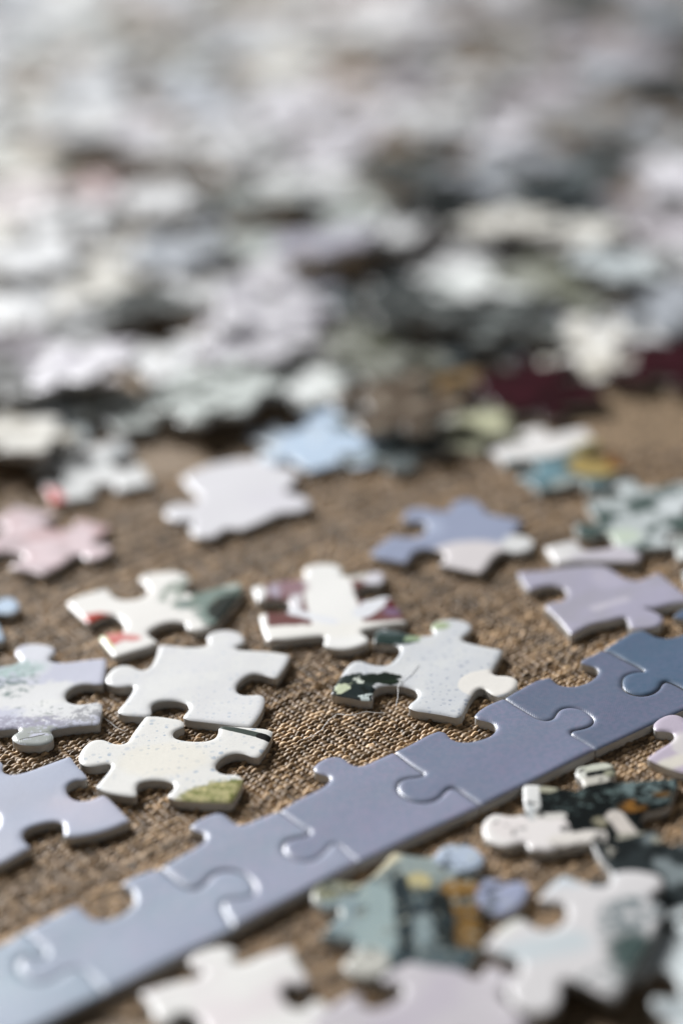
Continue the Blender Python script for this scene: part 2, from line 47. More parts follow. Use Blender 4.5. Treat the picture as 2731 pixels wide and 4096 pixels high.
('white_teal_front', 'large blurred white puzzle piece with pale teal streaks and dark green edge, lower right', (23.95, 211.62), (0.68, 0.66, 0.66), [('s', (-2.33, 9.69), (3.98, 10.39), 1.4, 0.8, 0.8, (0.58, 0.63, 0.67)), ('s', (-7.19, -3.23), (-0.79, -1.9), 2, 1, 0.8, (0.58, 0.63, 0.65)), ('s', (-9.12, 1.36), (-6.2, 3.59), 1.2, 0.5, 0.5, (0.74, 0.74, 0.68)), ('bn', (7.29, 0.78), (5, 5), 0.8, 0.7, 0.46, (0.16, 0.2, 0.21)), ('b', (5.66, -4.92), (3, 4.5), 1, 1.2, (0.06, 0.09, 0.085), 1), ('bn', (3.69, -8.97), (5, 3), 0.8, 0.8, 0.5, (0.22, 0.25, 0.25))], 0, 1.8, [(-0.44, 10.99, 1), (1.42, 9.47, 0), (3.07, 8.37, 0), (4.36, 8.38, 0), (4.99, 9.37, 0), (5.23, 10.55, 0), (7.02, 11.05, 0), (9.24, 10.55, 0), (10.84, 9.32, 0), (10.79, 7.47, 0), (9.55, 6.28, 0), (9.08, 5.29, 0), (10.55, 3.47, 1), (9.55, 1.16, 0), (8.78, -0.76, 0), (7.41, -3.58, 0), (5.73, -6.54, 0), (4.05, -9.66, 0), (2.47, -12.26, 1), (0.87, -10.75, 0), (-0.75, -9.21, 0), (-2.48, -8.35, 0), (-3.24, -9.67, 0), (-3.5, -11.94, 0), (-4.92, -13.84, 0), (-6.99, -13.65, 0), (-8.57, -11.47, 0), (-8.61, -8.71, 0), (-7.52, -6.94, 0), (-7.03, -5.09, 0), (-7.55, -4.08, 0), (-9.02, -3.22, 0), (-10.93, -1.82, 1), (-9.12, 0.96, 0), (-7.54, 2.57, 0), (-6.06, 3.06, 0), (-5.1, 1.58, 0), (-3.63, 0.56, 0), (-1.97, 1.27, 0), (-0.77, 3.43, 0), (-0.87, 5.24, 0), (-2.24, 5.94, 0), (-3.71, 6.42, 0), (-2.4, 8.79, 0)]),
('black_white_front', 'black and white puzzle piece with white knob pointing left, below the blue strip', (27.86, 237.59), (0.004, 0.006, 0.006), [('b', (-10.97, -2.42), (4.3, 4.6), 0.15, 0.3, (0.8, 0.77, 0.74), 1), ('s', (-9.18, -2.3), (-4.61, -2.79), 2.6, 0.15, 0.5, (0.76, 0.71, 0.69)), ('b', (-5.71, -4.82), (3.6, 3.6), 0.15, 0.4, (0.76, 0.72, 0.7), 1), ('s', (-3.87, -5.63), (0.86, -5.06), 1.3, 0.15, 0.4, (0.72, 0.68, 0.63)), ('s', (-6.3, 6.96), (-6.71, 2.47), 1.4, 0.15, 0.3, (0.72, 0.72, 0.7)), ('s', (-6.71, 2.79), (-6.5, -0.4), 0.5, 0.15, 0.3, (0.5, 0.52, 0.52)), ('s', (-5.76, -0.17), (-2.91, -0.32), 0.7, 0.12, 0.3, (0.62, 0.6, 0.56)), ('b', (-4.03, 5.89), (1.2, 0.9), 0.2, 0.6, (0.38, 0.37, 0.28), 1), ('s', (0.32, 9.55), (4.79, 10.56), 0.75, 0.12, 0.2, (0.56, 0.57, 0.48)), ('s', (0.32, 9.55), (0.63, 7.52), 0.7, 0.12, 0.2, (0.62, 0.62, 0.56)), ('s', (0.46, 6.88), (3.27, 7.39), 0.9, 0.15, 0.4, (0.52, 0.5, 0.44)), ('b', (4.32, 8.43), (0.8, 0.8), 0.2, 0.4, (0.3, 0.3, 0.22), 1), ('bn', (1.56, 2.53), (7, 2.8), 0.6, 0.9, 0.56, (0.1, 0.14, 0.135)), ('bn', (10.07, 5.16), (5, 4), 0.6, 0.8, 0.48, (0.14, 0.19, 0.19)), ('b', (5.8, 0.64), (1.5, 1.1), 0.4, 1.2, (0.22, 0.1, 0.02), 1), ('b', (10.09, 2.89), (1.0, 0.8), 0.4, 0.9, (0.12, 0.065, 0.02), 1), ('s', (3.59, -1.17), (4.83, -5.03), 1.1, 0.2, 0.4, (0.6, 0.55, 0.5)), ('s', (4.49, -6.21), (8.25, -6.91), 1.4, 0.2, 0.4, (0.34, 0.33, 0.27)), ('b', (2.02, -8.96), (1.4, 1.6), 0.2, 0.4, (0.3, 0.29, 0.25), 1), ('b', (1.67, -2.22), (0.9, 1.2), 0.2, 0.4, (0.26, 0.24, 0.17), 1), ('n', 0.5, 0.63, 0.03, (0.01, 0.012, 0.01), 0.8)], 0, 0.05, [(-6.96, 7.3, 1), (-5.01, 6.98, 0), (-3.26, 6.3, 0), (-1.68, 5.73, 0), (-0.29, 5.16, 0), (0.47, 5.73, 0), (0.59, 7.19, 0), (-0.05, 8.75, 0), (0.33, 10.38, 0), (1.69, 10.97, 0), (3.78, 11.35, 0), (4.95, 10.37, 0), (5.07, 8.52, 0), (4.18, 7.12, 0), (5.16, 6.52, 0), (7.52, 6.43, 0), (10.29, 6.61, 0), (12.79, 6.24, 1), (11.51, 2.73, 0), (10.43, 0.45, 0), (8.91, -0.17, 0), (7.41, -0.64, 0), (6.6, -2.75, 0), (7.15, -4.81, 0), (8.4, -5.86, 0), (8.6, -7.49, 1), (6.26, -8.51, 0), (3.63, -8.62, 0), (2.81, -8.89, 0), (2.21, -10.17, 0), (1.41, -9.64, 0), (1.4, -8.15, 0), (0.94, -7.2, 0), (-0.29, -6.55, 0), (-1.51, -6.54, 0), (-2.45, -7.05, 0), (-3.65, -6.8, 0), (-4.95, -7.48, 0), (-7.62, -7.11, 1), (-7.9, -5.51, 0), (-8.6, -5.49, 0), (-10.41, -6.06, 0), (-12.23, -4.8, 0), (-12.87, -2.22, 0), (-12.37, -0.09, 0), (-11.01, 1.09, 0), (-9.11, 0.35, 0), (-7.83, 0.62, 0), (-7.23, 1.57, 0), (-7.21, 4.13, 0)]),
('teal_front', 'blurred teal-grey puzzle piece with cream edge and brown corner, below the blue strip', (6.27, 220.2), (0.07, 0.1, 0.11), [('b', (0.68, 8.54), (6, 4.5), 0.5, 0.8, (0.27, 0.32, 0.31), 1), ('b', (-5.1, -1.75), (3.4, 7.2), 0.35, 0.6, (0.31, 0.39, 0.39), 1), ('b', (-9.31, 0.69), (2.2, 5), 0.4, 0.6, (0.26, 0.33, 0.35), 1), ('s', (-7.62, 5.42), (-2.37, 10.75), 0.9, 0.3, 0.3, (0.54, 0.49, 0.34)), ('b', (-10.75, 4.7), (3, 2.2), 0.4, 0.5, (0.22, 0.22, 0.14), 1), ('b', (0.17, 5.15), (1.8, 1.8), 0.5, 0.4, (0.48, 0.42, 0.22), 1), ('b', (5.51, 9.93), (3.2, 3.2), 0.5, 0.3, (0.44, 0.51, 0.62), 1), ('s', (-1.71, -1.09), (1.66, -0.92), 1.3, 0.3, 0.6, (0.02, 0.028, 0.034)), ('b', (0.45, -5.77), (2.4, 4.5), 0.4, 0.6, (0.24, 0.3, 0.31), 1), ('b', (5.3, -1.29), (3.6, 7), 0.3, 1, (0.23, 0.125, 0.03), 1), ('bn', (5.45, -3.31), (3.6, 6), 0.3, 0.6, 0.52, (0.02, 0.02, 0.02)), ('s', (2.43, 1.54), (2.77, -6.97), 1.3, 0.3, 0.6, (0.01, 0.014, 0.014)), ('s', (-1.99, 5.63), (-1.8, -8.45), 1.0, 0.3, 0.6, (0.02, 0.03, 0.034)), ('s', (5.51, 5.65), (10.38, 4.25), 0.9, 0.3, 0.3, (0.015, 0.02, 0.02)), ('b', (10.39, 0.99), (3.6, 4.6), 0.2, 0.2, (0.33, 0.36, 0.49), 1), ('b', (-6.62, -9.88), (2.6, 2.8), 0.4, 0.4, (0.54, 0.53, 0.48), 1), ('n', 0.38, 0.6, 0.04, (0.03, 0.045, 0.05), 0.75), ('n', 0.8, 0.62, 0.05, (0.5, 0.52, 0.44), 0.55)], 0, 0.05, [(-2.48, 11.69, 1), (0.16, 10.49, 0), (2.3, 10.26, 0), (3.44, 12.06, 0), (5.4, 12.68, 0), (7.53, 11.35, 0), (8.37, 8.82, 0), (7.75, 7.01, 0), (6.35, 6.36, 0), (10.7, 4.33, 1), (8.86, 2.85, 0), (7.73, 2.29, 0), (9.33, 2.9, 0), (11.61, 4.13, 0), (13.16, 3.44, 0), (12.68, 0.76, 0), (10.42, -2.06, 0), (8.58, -2.13, 0), (7.48, -0.75, 0), (6.92, -1.96, 0), (7.17, -4.47, 0), (6.78, -7.37, 0), (4.61, -12.29, 1), (1.85, -11.88, 0), (-0.47, -11.19, 0), (-2.18, -10.08, 0), (-3.15, -10.46, 0), (-4.05, -11.92, 0), (-6.42, -12.34, 0), (-8.45, -11.49, 0), (-9.23, -9.63, 0), (-8.04, -7.83, 0), (-7.46, -6.44, 0), (-8.88, -5.72, 0), (-11.92, -4.44, 1), (-10.6, -2.2, 0), (-9.33, -0.32, 0), (-9.61, 0.98, 0), (-11.14, 0.98, 0), (-12.49, 3.06, 0), (-12.3, 5.12, 0), (-10.71, 6.64, 0), (-8.54, 6.04, 0), (-6.68, 5.48, 0), (-5.05, 7.27, 0)]),
('border0', 'pale cyan-blue border piece of the joined strip, in the bottom left corner of the view', (-43.07, 209.94), (0.37, 0.445, 0.505), [('n', 0.1, 0.5, 0.25, (0.414, 0.445, 0.556), 0.9), ('n', 0.55, 0.5, 0.22, (0.407, 0.414, 0.495), 0.5), ('n', 1.6, 0.5, 0.2, (0.303, 0.401, 0.48), 0.8)], 1, 0.05, [(-14.47, -1.21, 1), (-10.51, 0.86, 0), (-6.62, 3.89, 0), (-3.07, 5.63, 0), (0.17, 7.88, 0), (2.73, 10.43, 1), (3.87, 8.87, 0), (5.06, 7.27, 0), (5.84, 5.83, 0), (5.25, 5.16, 0), (3.77, 5.68, 0), (2.85, 5.19, 0), (2.64, 3.76, 0), (3.35, 2.06, 0), (4.75, 0.71, 0), (6.05, 0.45, 0), (7.49, 1.46, 0), (8.68, 2.66, 0), (9.7, 2.77, 0), (10.8, 1.74, 0), (12.09, -0.4, 0), (13.09, -2.09, 1), (-3.75, -14.06, 1), (-7.05, -11.72, 0), (-8.54, -12.81, 0), (-10.87, -11.78, 0), (-11.75, -9.62, 0), (-10.26, -8.51, 0), (-9.45, -6.46, 0), (-11.83, -3.65, 0)]),  # strip blues: sky print, with window sheen towards the left put into the colour
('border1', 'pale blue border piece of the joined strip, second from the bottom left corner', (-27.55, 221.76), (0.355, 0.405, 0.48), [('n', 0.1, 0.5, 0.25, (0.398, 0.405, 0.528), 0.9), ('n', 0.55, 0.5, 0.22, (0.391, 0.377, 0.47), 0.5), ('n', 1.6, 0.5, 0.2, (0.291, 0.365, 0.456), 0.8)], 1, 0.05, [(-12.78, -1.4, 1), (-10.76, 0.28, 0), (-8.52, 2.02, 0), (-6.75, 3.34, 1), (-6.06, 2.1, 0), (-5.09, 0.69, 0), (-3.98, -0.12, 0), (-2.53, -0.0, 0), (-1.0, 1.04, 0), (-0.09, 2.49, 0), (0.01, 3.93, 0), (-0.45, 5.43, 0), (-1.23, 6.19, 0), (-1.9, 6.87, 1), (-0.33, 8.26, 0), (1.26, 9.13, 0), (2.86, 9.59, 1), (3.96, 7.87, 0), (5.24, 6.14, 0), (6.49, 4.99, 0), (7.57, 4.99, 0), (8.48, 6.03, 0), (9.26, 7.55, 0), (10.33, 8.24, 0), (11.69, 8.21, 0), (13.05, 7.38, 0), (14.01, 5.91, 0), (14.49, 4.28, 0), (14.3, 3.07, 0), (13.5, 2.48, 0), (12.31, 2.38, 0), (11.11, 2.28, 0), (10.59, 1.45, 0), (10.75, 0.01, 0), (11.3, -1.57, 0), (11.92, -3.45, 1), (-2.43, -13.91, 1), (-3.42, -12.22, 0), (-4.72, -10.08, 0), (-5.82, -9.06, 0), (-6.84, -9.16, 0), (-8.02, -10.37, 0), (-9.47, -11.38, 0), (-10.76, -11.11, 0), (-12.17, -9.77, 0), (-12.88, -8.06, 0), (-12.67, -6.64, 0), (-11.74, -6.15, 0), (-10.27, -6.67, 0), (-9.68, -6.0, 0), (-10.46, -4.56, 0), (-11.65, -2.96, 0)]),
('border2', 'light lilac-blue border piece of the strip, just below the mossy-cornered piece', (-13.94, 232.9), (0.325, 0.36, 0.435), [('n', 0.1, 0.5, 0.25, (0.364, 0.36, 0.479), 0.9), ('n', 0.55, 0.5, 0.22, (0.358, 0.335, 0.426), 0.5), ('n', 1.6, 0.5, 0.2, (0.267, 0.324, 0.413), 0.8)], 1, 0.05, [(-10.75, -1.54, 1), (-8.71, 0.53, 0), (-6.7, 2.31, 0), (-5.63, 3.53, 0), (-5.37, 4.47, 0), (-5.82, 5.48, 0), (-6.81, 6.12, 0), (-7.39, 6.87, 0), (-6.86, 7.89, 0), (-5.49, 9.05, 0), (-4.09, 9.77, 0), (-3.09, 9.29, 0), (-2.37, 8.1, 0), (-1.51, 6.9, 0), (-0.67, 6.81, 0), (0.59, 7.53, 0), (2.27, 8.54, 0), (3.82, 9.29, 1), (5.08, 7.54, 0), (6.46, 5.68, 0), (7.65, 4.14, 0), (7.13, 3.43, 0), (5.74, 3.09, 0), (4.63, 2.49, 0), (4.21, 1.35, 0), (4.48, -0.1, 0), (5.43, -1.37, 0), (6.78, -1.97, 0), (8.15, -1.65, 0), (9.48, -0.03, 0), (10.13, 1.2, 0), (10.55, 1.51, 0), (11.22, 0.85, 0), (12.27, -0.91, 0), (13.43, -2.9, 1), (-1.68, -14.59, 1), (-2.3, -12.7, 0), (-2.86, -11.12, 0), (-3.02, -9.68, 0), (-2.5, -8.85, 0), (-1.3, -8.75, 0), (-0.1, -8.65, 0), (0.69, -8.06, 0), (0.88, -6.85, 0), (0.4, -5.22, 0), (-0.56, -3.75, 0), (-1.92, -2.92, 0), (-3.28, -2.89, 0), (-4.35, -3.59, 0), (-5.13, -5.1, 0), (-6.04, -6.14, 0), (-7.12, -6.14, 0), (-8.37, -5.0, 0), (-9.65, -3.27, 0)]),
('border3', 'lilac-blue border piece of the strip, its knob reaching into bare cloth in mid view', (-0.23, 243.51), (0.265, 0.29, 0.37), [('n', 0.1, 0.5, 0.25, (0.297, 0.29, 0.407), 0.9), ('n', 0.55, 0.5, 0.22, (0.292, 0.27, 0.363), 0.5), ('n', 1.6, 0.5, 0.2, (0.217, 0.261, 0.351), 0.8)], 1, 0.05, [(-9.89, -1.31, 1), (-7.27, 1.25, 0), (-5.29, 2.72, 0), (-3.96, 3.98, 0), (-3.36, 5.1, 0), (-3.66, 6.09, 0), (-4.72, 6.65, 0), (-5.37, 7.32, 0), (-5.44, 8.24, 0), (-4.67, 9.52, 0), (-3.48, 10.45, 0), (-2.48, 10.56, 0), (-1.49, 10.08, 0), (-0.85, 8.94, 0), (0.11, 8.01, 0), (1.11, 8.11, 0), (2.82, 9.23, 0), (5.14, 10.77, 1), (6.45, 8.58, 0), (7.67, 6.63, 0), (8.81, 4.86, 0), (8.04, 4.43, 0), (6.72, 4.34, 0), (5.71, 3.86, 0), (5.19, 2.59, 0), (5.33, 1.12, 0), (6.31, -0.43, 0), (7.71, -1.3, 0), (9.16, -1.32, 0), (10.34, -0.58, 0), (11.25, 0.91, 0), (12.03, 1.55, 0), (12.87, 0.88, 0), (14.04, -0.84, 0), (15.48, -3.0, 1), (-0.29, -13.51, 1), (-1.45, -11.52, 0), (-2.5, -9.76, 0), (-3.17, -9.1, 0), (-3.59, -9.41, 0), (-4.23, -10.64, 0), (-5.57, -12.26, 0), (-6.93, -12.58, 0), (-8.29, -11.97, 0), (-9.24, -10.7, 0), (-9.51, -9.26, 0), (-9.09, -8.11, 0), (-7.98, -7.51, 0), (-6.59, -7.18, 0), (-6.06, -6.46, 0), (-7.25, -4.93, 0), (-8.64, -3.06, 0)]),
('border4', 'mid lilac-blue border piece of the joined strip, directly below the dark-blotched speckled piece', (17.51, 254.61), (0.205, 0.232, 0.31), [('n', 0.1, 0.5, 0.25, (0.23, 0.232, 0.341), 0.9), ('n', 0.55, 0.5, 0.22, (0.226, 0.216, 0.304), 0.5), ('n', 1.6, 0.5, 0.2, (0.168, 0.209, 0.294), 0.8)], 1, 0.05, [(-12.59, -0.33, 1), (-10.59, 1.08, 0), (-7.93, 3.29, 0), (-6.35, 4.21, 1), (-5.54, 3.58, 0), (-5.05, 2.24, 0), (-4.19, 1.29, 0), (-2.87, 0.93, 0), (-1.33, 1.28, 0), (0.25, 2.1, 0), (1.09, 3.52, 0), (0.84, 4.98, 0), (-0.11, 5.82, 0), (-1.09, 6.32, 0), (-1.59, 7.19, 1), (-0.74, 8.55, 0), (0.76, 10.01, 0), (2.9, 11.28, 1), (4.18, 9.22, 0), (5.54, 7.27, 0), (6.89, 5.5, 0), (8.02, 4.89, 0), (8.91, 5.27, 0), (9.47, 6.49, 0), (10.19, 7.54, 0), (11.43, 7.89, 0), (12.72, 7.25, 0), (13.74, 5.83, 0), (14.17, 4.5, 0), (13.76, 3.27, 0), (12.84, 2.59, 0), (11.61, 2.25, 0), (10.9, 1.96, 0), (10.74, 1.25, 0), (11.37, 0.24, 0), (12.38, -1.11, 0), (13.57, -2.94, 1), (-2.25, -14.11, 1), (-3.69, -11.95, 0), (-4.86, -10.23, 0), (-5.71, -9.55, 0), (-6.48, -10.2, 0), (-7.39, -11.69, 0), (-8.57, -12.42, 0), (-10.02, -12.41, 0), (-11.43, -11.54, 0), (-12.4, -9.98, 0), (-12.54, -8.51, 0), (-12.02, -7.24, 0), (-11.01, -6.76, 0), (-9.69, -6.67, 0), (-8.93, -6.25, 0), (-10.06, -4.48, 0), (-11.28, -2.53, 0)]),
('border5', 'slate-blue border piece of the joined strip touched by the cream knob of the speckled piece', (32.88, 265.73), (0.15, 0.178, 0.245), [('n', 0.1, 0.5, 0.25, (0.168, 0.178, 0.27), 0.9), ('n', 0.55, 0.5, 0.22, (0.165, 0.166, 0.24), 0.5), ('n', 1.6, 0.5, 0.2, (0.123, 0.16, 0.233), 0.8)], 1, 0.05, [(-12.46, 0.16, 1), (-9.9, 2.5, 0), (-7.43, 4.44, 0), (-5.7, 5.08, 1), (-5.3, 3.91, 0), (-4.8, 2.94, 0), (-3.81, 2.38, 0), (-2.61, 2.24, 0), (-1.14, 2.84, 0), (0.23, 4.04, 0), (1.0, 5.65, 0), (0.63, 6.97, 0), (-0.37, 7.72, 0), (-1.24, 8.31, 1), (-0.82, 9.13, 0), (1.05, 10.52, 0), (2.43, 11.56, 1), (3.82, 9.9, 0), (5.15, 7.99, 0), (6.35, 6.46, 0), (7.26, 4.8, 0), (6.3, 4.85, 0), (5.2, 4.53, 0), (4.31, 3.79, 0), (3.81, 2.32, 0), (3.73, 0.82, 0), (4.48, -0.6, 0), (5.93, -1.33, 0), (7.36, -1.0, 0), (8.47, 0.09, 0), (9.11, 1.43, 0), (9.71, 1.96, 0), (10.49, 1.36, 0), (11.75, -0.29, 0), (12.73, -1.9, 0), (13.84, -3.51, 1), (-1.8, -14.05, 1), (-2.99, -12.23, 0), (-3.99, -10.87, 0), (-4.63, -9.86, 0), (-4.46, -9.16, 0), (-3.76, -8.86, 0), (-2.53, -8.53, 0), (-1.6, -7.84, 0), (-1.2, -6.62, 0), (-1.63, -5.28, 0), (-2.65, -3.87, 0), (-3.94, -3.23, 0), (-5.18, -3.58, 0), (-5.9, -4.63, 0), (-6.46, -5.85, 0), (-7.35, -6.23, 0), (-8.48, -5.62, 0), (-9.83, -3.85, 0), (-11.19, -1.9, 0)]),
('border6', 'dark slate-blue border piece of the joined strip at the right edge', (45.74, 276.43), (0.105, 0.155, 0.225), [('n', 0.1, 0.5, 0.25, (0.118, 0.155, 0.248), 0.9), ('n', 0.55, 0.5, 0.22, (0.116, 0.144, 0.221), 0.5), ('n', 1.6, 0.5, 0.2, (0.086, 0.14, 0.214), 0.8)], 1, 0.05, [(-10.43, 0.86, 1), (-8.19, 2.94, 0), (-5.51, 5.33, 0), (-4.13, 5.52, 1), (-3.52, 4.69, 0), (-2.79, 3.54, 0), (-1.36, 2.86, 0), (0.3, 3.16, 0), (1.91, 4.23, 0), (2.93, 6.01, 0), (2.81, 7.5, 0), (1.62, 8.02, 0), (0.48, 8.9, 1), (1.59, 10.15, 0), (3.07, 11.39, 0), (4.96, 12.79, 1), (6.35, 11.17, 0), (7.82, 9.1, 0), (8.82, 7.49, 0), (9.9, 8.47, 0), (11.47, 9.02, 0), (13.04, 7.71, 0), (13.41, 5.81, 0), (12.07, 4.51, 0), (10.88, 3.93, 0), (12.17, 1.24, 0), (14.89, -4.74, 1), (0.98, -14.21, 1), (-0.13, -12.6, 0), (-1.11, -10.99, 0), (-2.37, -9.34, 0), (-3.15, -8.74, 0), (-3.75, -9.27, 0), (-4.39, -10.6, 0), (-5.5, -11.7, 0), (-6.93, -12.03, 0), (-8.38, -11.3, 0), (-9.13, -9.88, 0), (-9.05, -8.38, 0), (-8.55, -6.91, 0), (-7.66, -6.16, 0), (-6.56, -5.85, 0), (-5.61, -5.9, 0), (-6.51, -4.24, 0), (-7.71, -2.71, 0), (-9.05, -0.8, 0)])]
NEAR = [
(-14.1, 202.3, 22, 'oioi', 'plainpink', 0, 'large blurred white-pink puzzle piece at bottom edge, in front of the blue strip'),
(5.2, 200.0, 38, 'ioio', 'plainmauve', 0, 'blurred pale mauve puzzle piece at the bottom edge, right of the pink and white one'),
(38.7, 205.1, 15, 'oioi', 'cyanw', 0, 'blurred bluish white puzzle piece cut by the right edge near the bottom corner'),
(39.0, 224.5, 12, 'ioio', 'darkteal', 0, 'dark teal-black puzzle piece at the right edge, above the large white and teal piece'),
(-41.5, 345.7, 18, 'oiii', 'greywhite', 0, 'grey-white puzzle piece with a red knob, left, in the blurred middle distance'),
(-49.4, 321.8, -30, 'ioii', 'pink', 0, 'pale pink star-shaped puzzle piece at the left edge, in the middle distance'),
(-2.3, 353.3, 32, 'iioo', 'lblue', 0, 'light blue puzzle piece beside the lone white one, near edge of the heap'),
(7.2, 352.4, 10, 'oioi', 'darkgrey', -1, 'dark grey-green puzzle piece beside the light blue one at the near edge of the heap'),
(19.5, 356.0, -25, 'ioio', 'creamgreen', 0, 'cream and pale green puzzle piece behind bare cloth, right of the dark grey one'),
(36.5, 338.8, 20, 'oioi', 'tealochre', 0, 'puzzle piece with white, teal and ochre bands, alone on the cloth, right of centre'),
(49.3, 316.5, 14, 'oiio', 'greenwhite', 0, 'white and dark green mottled puzzle piece near the right edge, middle distance'),
(57.9, 300.7, 0, 'oioi', 'greenpale', 0, 'pale greenish white puzzle piece cut by the right edge, above the mauve ones'),
(-61.0, 297.9, 12, 'ioio', 'lblue', 0, 'pale blue puzzle piece cut by the left edge, below the pink star-shaped one')]
